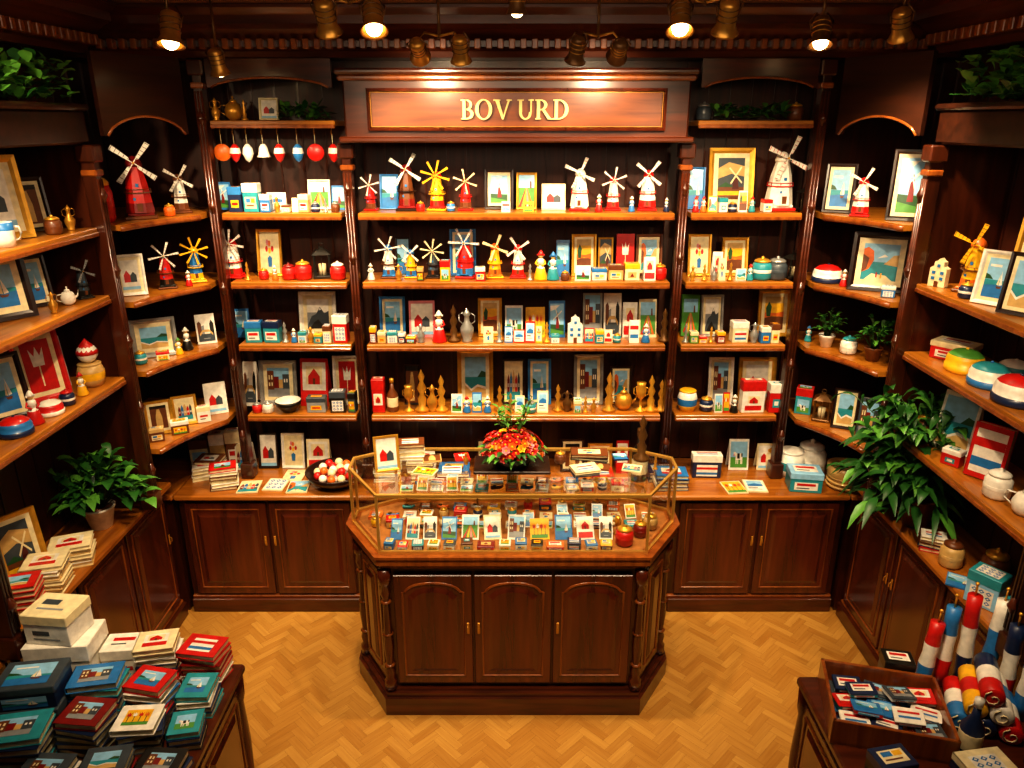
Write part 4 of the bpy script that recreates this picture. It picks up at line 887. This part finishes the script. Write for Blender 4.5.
PS(1,2.2,3.52,2.28,windmill(.34,'yellow','orange','brown',4,.3,'yellow')); PS(1,2.31,3.26,2.28,frame(.22,.38,'gold','town')); PS(1,2.14,3.26,2.28,frame(.16,.24,'white','sea')); PS(1,2.14,3.07,2.28,frame(.16,.26,'dark','coast')); PS(1,2.12,3.66,2.28,house(.08,.14,'cream')); PS(1,2.11,3.4,2.28,jar(.08,'navy'))
put(giftbox(.2,.13,.09,'red','cream','bar'),(2.24,3.6,1.9215),-.9,'side shelf')
for x,y,r,cc in((2.18,3.41,.08,('yellow','yellow','green')),(2.17,3.2,.08,('blue','white','teal')),(2.16,2.98,.09,('navy','white','red')),(2.335,3.28,.07,('white','teal','white')),(2.335,3.08,.075,('blue','white','red'))):
    put(hat3(r,cc),(x,y,1.9215),-1.3,'side shelf')
PS(1,2.2,3.42,1.49,card(.18,.3,'white','coast')); PS(1,2.2,3.12,1.49,standbook(.16,.26,.04,'red','strip')); PS(1,2.14,2.94,1.49,jar(.14,'white','white',.4)); PS(1,2.16,2.78,1.49,teapot(.14,'white')); PS(1,2.13,3.27,1.49,giftbox(.09,.06,.08,'red','white')); PS(1,2.34,2.9,1.49,standbook(.14,.26,.04,'blue','sea')); PS(1,2.16,3.6,1.49,jar(.13,'brown','gold'))
PS(1,2.17,3.18,ZSW,jar(.15,'sand','brown',.36)); PS(1,2.3,3.05,ZSW,jar(.18,'brown','gold',.34)); PS(1,2.16,2.88,ZSW,giftbox(.14,.11,.16,'sky','teal')); PS(1,2.16,2.7,ZSW,jar(.16,'white','teal',.36)); PS(1,2.33,2.78,ZSW,giftbox(.12,.1,.26,'white','blue'))
RB(1,2.16,3.33,ZSW,['red','navy','brown','white'],.12,.09,.02,-.5); 
put(leaflet(.12,.12,'blue','sea'),(2.14,3.03,ZSW+e),-.6,'side worktop')
put(plant('droop',.8,.28,85,'brown',31,(-.22,.0),.17,.05,lim=(-.5,.2,.14)),(2.2,3.58,ZSW+e),0,'side worktop','large spreading green potted plant in brown pot')
def hungframe(x,y,z,rz,fc,st):
    n_,c_,l_,p_=frame(.16,.2,fc,st,0.0); thing(n_,c_,f"{'dark' if fc=='dark' else 'gilt'} small framed picture hung on panelling",p_[:2],(x,y,z),rz,'pictures hung on the panelling')
hungframe(2.42,3.5,2.7,-pi/2,'dark','town'); hungframe(2.42,3.2,2.72,-pi/2,'gold','photo')
# ------------------------------------------------------------------ counter contents
ZC=1.005
def CC(px,y,spec,rz=0,z=ZC): 
    ux,_=units(y,z); put(spec,((px-512)*ux,y,z+e),rz,'display counter')
for px,w,h,c,st in((396,.06,.11,'blue','sea'),(412,.07,.12,'white','town'),(430,.07,.12,'white','bridge'),(449,.08,.12,'blue','mill'),(470,.09,.13,'white','field'),(493,.09,.13,'cream','snow'),(516,.09,.13,'white','street'),(540,.1,.11,'yellow','tulips'),(564,.09,.13,'blue','sea'),(586,.09,.12,'white','redprint'),(606,.07,.12,'white','bridge')):
    CC(px,3.375,card(w,h,c,st,.65),random.uniform(-.1,.1))
for px,w,c,l in((390,.05,'blue','blue'),(403,.05,'white','red'),(418,.06,'navy','teal'),(434,.06,'cream','white'),(450,.06,'white','slate'),(467,.06,'sand','brown'),(486,.09,'red','darkred'),(505,.06,'cream','white'),(521,.06,'white','blue'),(537,.06,'sand','black'),(555,.09,'red','orange'),(574,.07,'slate','navy'),(591,.06,'white','blue'),(606,.06,'brown','yellow')):
    CC(px,3.305,giftbox(w,.055,random.choice((.02,.03,.04)),c,l),random.uniform(-.12,.12))
CC(624,3.34,jar(.11,'red','gold')); CC(640,3.42,jar(.09,'darkred','gold')); CC(650,3.5,jar(.09,'sand','gold')); CC(617,3.44,goblet(.1,'gold',0))
i=0
for y,zz in((3.52,ZC),(3.615,ZC),(3.71,ZC),(3.63,1.166),(3.71,1.166)):
    hi=zz>1.1
    for px in range(int(392 if (y>3.7 or hi) else 376),640 if (y>3.7 or hi) else 655,17 if not hi else 15):
        i+=1; c=('white','yellow','sand','red','navy','cream','teal','brown','orange','blue')[i%10]; l=('white','cream','red','yellow','sand','black','orange')[i%7]
        q=(i*3+i//7)%6
        if abs((px-512)*.0053)>.6 and (y>3.7 or hi): continue
        r_=random.uniform(-.15,.15)
        if q==0: CC(px,y,giftbox(.07,.06,random.choice((.03,.05)),c,l),r_,zz)
        elif q==1: CC(px,y-.02,card(.06,.08,'white',('snow','redprint','sea','tulips','cow')[(i//4)%5],.7),r_,zz)
        elif q==2: CC(px,y,book(.07,.07,.016,c,'strip'),r_,zz)
        elif q==3: CC(px,y,jar(.06,c,'gold'),0,zz)
        elif q==4: CC(px,y,leaflet(.07,.07,'cream',('vase','tiles','strip','mill')[i%4]),r_,zz)
        else: CC(px,y,clog(.07,c if c!='navy' else 'yellow'),r_,zz)
ZT=1.331
m=MB(); m.box((0,0,.009),(.4,.2,.018),C('dark'),0,.004)
thing('wooden_tray','tray','flat dark wooden tray under the flower bowl',[('tray',m.mesh())],(.0,3.57,ZT+.0005))
rnd=random.Random(5)
a=MB(); a.lathe([(.07,0),(.09,.01),(.12,.05),(.13,.07),(.12,.07),(.08,.02),(0,.02)],C('black'),24)
f=MB()
for i in range(90):
    q=rnd.uniform(0,2*pi); r=rnd.uniform(.04,.13); f.leaf((r*math.cos(q),r*math.sin(q),.06+rnd.uniform(0,.06)),(math.cos(q),math.sin(q),rnd.uniform(-.2,.8)),.07,.03,LEAF[rnd.random()<.5],.4)
for i in range(12):
    q=rnd.uniform(0,2*pi); tip=(.11*math.cos(q),.09*math.sin(q),.33+rnd.uniform(-.07,.04)); f.tube([(0,0,.1),tip],.002,LEAF[0],4); 
    for k in range(7): f.leaf((tip[0]*(.5+.08*k),tip[1]*(.5+.08*k),.1+(tip[2]-.1)*(.5+.08*k)),(rnd.uniform(-1,1),rnd.uniform(-1,1),.5),.05,.018,LEAF[1],.2)
P=[('flower_bowl',a.mesh()),('foliage',f.mesh(recalc=False))]
fl={}
for c in('red','orange','yellow','pink','darkred'):
    h=MB(); h.sph((0,0,.006),.006,C('yellow' if c!='yellow' else 'orange'),8,5)
    for ring_,rr,el in((6,.027,.35),(6,.018,.9)):
        for i in range(ring_):
            q=2*pi*i/ring_+el; h.leaf((0,0,.002),(math.cos(q),math.sin(q),el),rr,rr*.85,C(c),-.1)
    fl[c]=h.mesh(recalc=False)
for i in range(85):
    t=i/85; ph=math.acos(1-t*.98); q=i*2.4; R_=.12+.012*math.sin(i*5.3); c='red' if i%5 in(0,2,3) else('orange','darkred','yellow','orange','pink')[(i//2)%5]
    x,y,z=R_*math.sin(ph)*math.cos(q)*1.2,R_*math.sin(ph)*math.sin(q),.075+R_*.85*math.cos(ph)
    P.append(('flower',fl[c],(x,y,z),(-math.sin(q)*ph*.8,math.cos(q)*ph*.8,0),f"{c} flower head"))
thing('flower_arrangement','flowers','low bowl of red, orange and yellow flowers',P,(.0,3.57,ZT+.02))
put(frame(.13,.19,'gold','snow'),(-.65,3.52,ZT+e),.3,'counter top')
def CT(px,y,spec,rz=0):
    ux,_=units(y,ZT); put(spec,((px-512)*ux,y,ZT+e),rz,'counter top')
stack(-.55,3.7,ZT,['white','cream','white','brown'],.15,.1,.02,.1,'counter top'); stack(.42,3.68,ZT,['black','brown'],.2,.1,.016,-.1,'counter top'); stack(.38,3.5,ZT,['navy','cream'],.14,.1,.014,.2,'counter top')
for px,y,w,h,c,st in((425,3.5,.12,.08,'cream','print'),(452,3.52,.1,.08,'white','strip'),(432,3.66,.1,.09,'sand','old'),(632,3.54,.1,.08,'cream','town'),(462,3.68,.08,.09,'red','red'),(600,3.56,.1,.08,'brown','old'),(620,3.68,.08,.08,'navy','sea')):
    CT(px,y,leaflet(w,h,c,st),random.uniform(-.3,.3))
CT(641,3.66,goblet(.26,'iron',2)); CT(655,3.54,goblet(.08,'brass',2)); CT(560,3.62,jar(.07,'brown','gold')); CT(466,3.6,goblet(.07,'brass',1))
# ------------------------------------------------------------------ foreground stands
def stand(cx,cy,w,d,h,lab):
    m=MB(); m.box((0,0,h-.02),(w,d,.04),WH,0,.01); t=m.mesh(); m=MB(); m.box((0,0,(h-.04+.08)/2),(w-.08,d-.08,h-.12),WV,0,.004); a=m.mesh()
    m=MB(); m.box((0,0,.04),(w-.03,d-.03,.08),WH,0,.01); pl=m.mesh()
    P=[('top',t),('body',a),('plinth',pl)]
    dm=door(d/2-.07,h-.2)
    for s in(-1,1):
        for y in(-1,1): P.append(('side_panel',dm,(s*(w/2-.04),y*(d/4-.01),.1),s*pi/2))
    m=MB(); m.lathe([(.03,.08),(.03,.16),(.02,.18),(.026,.4),(.018,.62),(.028,.66),(.03,h-.04)],WD,12); c=m.mesh()
    for s in(-1,1): P.append(('corner_column',c,(s*(w/2-.035),d/2-.035,0)))
    thing('display_stand','display stand',lab,P,(cx,cy,0),0,'display stands')
stand(-1.6,2.2,.84,.98,.8,'dark wooden display stand piled with boxes and books'); stand(1.66,2.15,.86,.92,.8,'dark wooden display stand with tray and flags')
ZB=.8
put(giftbox(.26,.18,.24,'white','white','bar6'),(-1.87,2.58,ZB+e),.08,'stand',"tall white cardboard carton with printed grey label"); put(giftbox(.2,.16,.14,'white','cream','bar6'),(-1.88,2.58,ZB+.243),-.1,'stand',"white cardboard carton stacked on a taller carton")
put(giftbox(.16,.12,.16,'white','white','bar'),(-1.66,2.63,ZB+e),.1,'stand')
put(giftbox(.24,.18,.12,'slate','slate','bar5'),(-1.88,2.36,ZB+e),.1,'stand'); put(giftbox(.23,.17,.1,'navy','slate','sea'),(-1.88,2.36,ZB+.123),.15,'stand')
stack(-1.5,2.6,ZB,['white','red','white','navy','white','white','cream'],.16,.13,.026,.16,jit=.12); stack(-1.31,2.6,ZB,['red','white','red','darkred','red','red'],.17,.13,.026,-.12,jit=.12)
stack(-1.67,2.43,ZB,['teal','slate','navy','teal','blue'],.19,.13,.03,.15,st=('sea','street'),jit=.12); stack(-1.45,2.42,ZB,['navy','red','blue','white','red'],.16,.13,.028,-.15,st=('sea','print'),jit=.14); stack(-1.27,2.43,ZB,['teal','navy','white','teal'],.13,.14,.025,.08,st=('sea','strip'),jit=.12)
stack(-1.25,2.26,ZB,['black','navy','teal'],.12,.12,.025,.15); stack(-1.42,2.25,ZB,['slate','black','navy','white'],.16,.13,.028,.2,st=('sea','print'),jit=.15); stack(-1.62,2.24,ZB,['black','navy','slate','navy','darkred'],.17,.14,.028,-.15,st=('sea','street'),jit=.12); stack(-1.83,2.15,ZB,['teal','slate','black','navy','teal'],.22,.15,.03,.1,st=('sea','street'),jit=.1)
stack(-1.28,2.09,ZB,['navy','black'],.16,.13,.028,-.1,st=('street','print')); stack(-1.47,2.07,ZB,['darkred','black','slate'],.16,.13,.028,.1,st=('street','print')); stack(-1.66,2.04,ZB,['navy','white','slate'],.17,.14,.028,-.1,st=('street','print')); stack(-1.35,1.9,ZB,['navy','slate'],.2,.14,.03,.1)
m=MB(); w,d,h=.44,.36,.11; m.box((0,0,.006),(w,d,.012),WE)
for x in(-1,1): m.box((x*(w/2-.007),0,h/2),(.014,d,h),WE,0,.003); m.box((0,x*(d/2-.007),h/2),(w,.014,h),WE,0,.003)
TX,TY,TR=1.48,2.36,-.25
thing('packet_tray','box','open brown wooden box of loosely piled packets',[('tray',m.mesh())],(TX,TY,ZB+e),TR)
Rm=Matrix.Rotation(TR,2); i=0
for lvl in range(3):
    for yy in((-.1,.0,.1) if lvl<2 else(-.06,.06)):
        for xx in((-.135,0,.135) if lvl<2 else(-.09,.05)):
            p=Rm@Vector((xx+random.uniform(-.006,.006)*(1+lvl*2),yy+random.uniform(-.004,.004)*(1+lvl*2))); i+=1; c=('navy','red','white','slate','darkred','blue','white','teal')[i*3%8]
            spec=giftbox(.11,.08,.02,c,('white','red','navy','blue','slate')[(i*2)%5],('strip','bar','street','redprint','sea')[i%5])
            put(spec,(TX+p.x,TY+p.y,ZB+.016+lvl*.03),0,'packet box',rot=(random.uniform(-.1,.14)*lvl,random.uniform(-.12,.12)*lvl,TR+random.uniform(-.1,.1)*(1+lvl*2)))
def towel(L,cols,r=.045):
    def f():
        a=MB(); a.M=Matrix.Translation((-L/2,0,r))@Matrix.Rotation(pi/2,4,'Y'); n_=len(cols)
        P=[(r*.55,0),(r*.92,.004)]; M_=[C(cols[0])]
        for j in range(n_):
            for t in(.05,.5,.95): P.append((r*(1 if t==.5 else .985),.004+(L-.008)*(j+t)/n_)); M_.append(C(cols[j]))
        P.append((r*.92,L-.004)); M_.append(C(cols[-1])); P.append((r*.55,L)); M_.append(C(cols[-1])); a.lathe(P,M_,18)
        sp=[]
        for sgn in(-1,1): b=MB(); b.tube([(sgn*(L/2+.001),r*(.12+.07*k)*math.cos(k*.75),r+r*(.12+.07*k)*math.sin(k*.75)) for k in range(11)],.003,C('cream'),4); sp.append(b.mesh())
        return a.mesh(),sp[0],sp[1]
    a,b,b2=cached(('towel',L,cols,r),f); return ('rolled_towel','towel',f"rolled {', '.join(dict.fromkeys(cols))} striped towel",[('roll',a),('spiral_end',b),('spiral_end',b2)])
R1=1.15; nx=Vector((math.sin(R1),-math.cos(R1)))
c0=Vector((1.9,2.36)); rs=.042
tw=[('blue','white','red'),('navy','navy','blue'),('red','white','blue'),('yellow','red','yellow'),('white','blue','white'),('red','white','navy')]
for k,(dx,lv) in enumerate(((-1.3,0),(-.3,0),(.7,0),(-.8,1),(.2,1),(-.3,2))):
    p=c0+nx*dx*(2*rs+.003); put(towel(.24,tw[k],rs),(p.x,p.y,ZB+e+lv*(rs*1.76)),R1,'stand')
def roll(H,cols,r=.03):
    def f():
        a=MB(); n_=len(cols); rs=[r*(1,.85,.95,.8,.9,.82,.85)[i%7] for i in range(2*n_+1)]; a.lathe([(rs[i],H*i/(2*n_)) for i in range(2*n_+1)],[C(c) for c in cols for _ in(0,1)],14)
        b=MB(); b.tube([(0,0,H),(0,0,H+.05)],.004,C('brass'),6); b.sph((0,0,H+.055),.008,C('gold'),8,5); return a.mesh(),b.mesh()
    a,b=cached(('roll',H,cols,r),f); return ('rolled_flag','flag',f"bundled {', '.join(cols)} striped flag on pole",[('bundled_cloth',a),('pole_tip',b)])
for i,(x,y,H,cc,rx,ry) in enumerate(((1.74,2.56,.3,('blue','white','red'),-.04,.08),(1.82,2.57,.36,('red','white','blue'),-.06,.03),(1.91,2.57,.42,('navy','white','red'),-.04,-.02),(2.0,2.56,.4,('white','blue','white'),-.05,.06),(2.03,2.47,.36,('red','white','navy'),0,-.04),(2.04,2.38,.34,('blue','white','blue'),.02,.0))):
    put(roll(H,cc,.034),(x,y,ZB+.004),0,'stand',rot=(rx,ry,0))
def flagst(H):
    def f():
        a=MB(); a.tube([(0,0,0),(0,0,H)],.005,C('brass'),6); a.sph((0,0,H),.011,C('gold'),8,5); b=MB()
        for i,c in enumerate(('red','white','blue')):   # cloth hanging in soft folds from the pole
            V=[];F=[]; K=12
            for k in range(K):
                u=k/(K-1); x=.006+.05*(i+0)+0; 
                V+=[(.006+.055*i+.012*math.sin(u*9),.02*math.sin(u*7+i),H-.01-u*H*.62),(.006+.055*(i+1)+.012*math.sin(u*9),.02*math.sin(u*7+i+1),H-.02-.02*i-u*H*.6)]
            for k in range(K-1): F.append([k*2,k*2+2,k*2+3,k*2+1])
            b.add(V,F,C(c),True)
        c=MB(); c.lathe([(.045,0),(.045,.012),(.012,.022),(.009,.05)],C('dark'),14); return a.mesh(),b.mesh(recalc=False),c.mesh()
    a,b,c=cached(('flag',H),f); return ('draped_flag','flag','red, white and blue flag draped from a brass pole',[('pole',a),('cloth',b),('foot',c)])
put(flagst(.56),(1.95,2.13,ZB+e),-.5,'stand')
put(giftbox(.12,.09,.14,'slate','black','bar'),(1.62,2.56,ZB+e),-.2,'stand')
stack(1.7,2.05,ZB,['darkred','navy','cream'],.18,.14,.028,.2); put(giftbox(.14,.1,.12,'black','navy'),(1.36,2.06,ZB+e),.2,'stand'); put(bottle(.26,'navy','white'),(1.72,2.19,ZB+e),0,'stand')
# ------------------------------------------------------------------ spot lamps
em=mat('lamp_bulb','#ffd79a',.4,0,.05,5,0,18)
BZ=mat('aged_brass','#c08c3c',.32,.7,.2)
def heads(L,T):
    d=(Vector(T)-Vector(L)).normalized(); return d,d.to_track_quat('-Z','Y').to_matrix().to_4x4()
LK=.95
def spot(loc,tgts,E,sz=95,S=1.15,hm_=None):
    L=Vector(loc); top=RZ-L.z; n_=len(tgts)
    c=MB(); c.lathe([(.04,top-.022),(.045,top-.002)],C('iron'),16); s=MB(); s.tube([(0,0,.05),(0,0,top-.02)],.007,C('iron'),8)
    P=[('canopy',c.mesh())]; HP=[]
    for i,t in enumerate(tgts):
        ox=0 if n_==1 else (-.095 if i==0 else .095); EE=E
        if len(t)==4: EE=t[3]; t=t[:3]
        s.tube([(0,0,.06),(ox*.7,0,.075),(ox,0,.045),(ox,0,.0)],.006,BZ,6)
        p=L+Vector((ox,0,0)); d,q=heads(p,t); hmm=C('iron') if (hm_=='dark') else BZ
        h=MB(); h.M=Matrix.Translation((ox,0,0))@q@Matrix.Scale(S,4); h.lathe([(.012,.07),(.03,.062),(.034,.05),(.034,-.02),(.046,-.045),(.05,-.05),(.042,-.046),(.028,-.012),(.012,-.01)],hmm,20)
        for zz in(.0,.02,.04): h.lathe([(.033,zz-.003),(.038,zz),(.033,zz+.003)],BZ if hm_=='dark' else C('iron'),16)
        for sd in(-1,1): h.tube([(sd*.036,0,.01),(sd*.045,0,.05),(sd*.02,0,.085)],.004,C('iron'),5)
        b=MB(); b.M=Matrix.Translation((ox,0,0))@q@Matrix.Scale(S,4); b.sph((0,0,-.034),.03,em,12,8)
        HP+= [('lamp_head',h.mesh()),('bulb',b.mesh())]
        l=bpy.data.lights.new('spot_light','SPOT'); l.energy=EE*LK; l.color=(1,.76,.47); l.spot_size=math.radians(sz); l.spot_blend=.85; l.shadow_soft_size=.04
        o=bpy.data.objects.new('spot_light',l); COL.objects.link(o); o.location=p+d*.1; o.rotation_euler=d.to_track_quat('-Z','Y').to_euler()
    P.append(('bracket',s.mesh()))
    thing('ceiling_spotlight','spotlight','aged brass adjustable ceiling spotlight with lit bulb',P+HP,loc,0,'ceiling spotlights')
spot((-1.46,3.5,3.42),[(-1.5,2.9,1.2,35)],95,95,1.2)
spot((-1.42,3.9,3.32),[(-1.35,4.5,1.6)],90,95,1.0)
spot((-.66,3.35,3.45),[(-.75,4.5,1.7),(-.3,2.2,1.3,14)],165,95,1.15)
spot((-.33,3.7,3.36),[(-.4,4.3,3.05),(-.2,4.6,1.9)],38,95,1.0)
spot((.02,3.25,3.5),[(0,3.55,1.0)],190,75,.9,'dark')
spot((.39,3.7,3.36),[(.1,4.6,1.9),(.45,4.3,3.05)],38,95,1.0,'dark')
spot((.78,3.35,3.45),[(.55,2.2,1.3,14),(.95,4.5,1.7)],165,95,1.15)
spot((1.36,3.6,3.42),[(1.2,2.8,1.4,20)],80,95,1.1,'dark')
spot((1.66,3.5,3.44),[(2.15,4.1,2.0)],95,95,1.1)
spot((-1.9,2.4,3.46),[(-2.05,4.1,2.1)],110,80,1.0)  # from here down: spots added out of view to light shelves, floor and counter
spot((1.5,2.2,3.46),[(1.4,4.6,1.8)],90,60,1.0)
spot((-1.0,2.0,3.46),[(-2.2,3.1,1.6),(-1.15,3.5,0,170)],120,64)
spot((1.0,2.0,3.46),[(1.15,3.5,0,170),(2.2,3.1,1.6)],120,64)
spot((0,1.9,3.46),[(0,3.2,.5)],120,62)
def area(loc,sx,sy,E,tgt,colr=(1,.78,.55)):
    l=bpy.data.lights.new('added_fill_light','AREA'); l.shape='RECTANGLE'; l.size=sx; l.size_y=sy; l.energy=E; l.color=colr
    o=bpy.data.objects.new('added_fill_light',l); COL.objects.link(o); o.location=loc; d=Vector(tgt)-Vector(loc); o.rotation_euler=d.to_track_quat('-Z','Y').to_euler()
area((0,1.9,3.55),2.6,1.2,36,(0,4.2,1.2))  # added unseen fill for soft room ambience, no fixture behind it
for g,os in _groups.items():
    if len(os)>1:
        for o in os: o['group']=g
w=bpy.data.worlds.new('world'); scene.world=w; w.use_nodes=True; w.node_tree.nodes['Background'].inputs[0].default_value=(.9,.7,.5,1); w.node_tree.nodes['Background'].inputs[1].default_value=.03
cam=bpy.data.cameras.new('camera'); co=bpy.data.objects.new('camera',cam); COL.objects.link(co); scene.camera=co
co.location=(0,0,HC); co.rotation_euler=(math.radians(90-19.5),0,0); cam.sensor_width=36; cam.lens=744/1024*36; cam.clip_start=.05
scene.view_settings.view_transform='Standard'
try: scene.view_settings.look='Medium High Contrast'
except Exception as ex: print('look',ex)
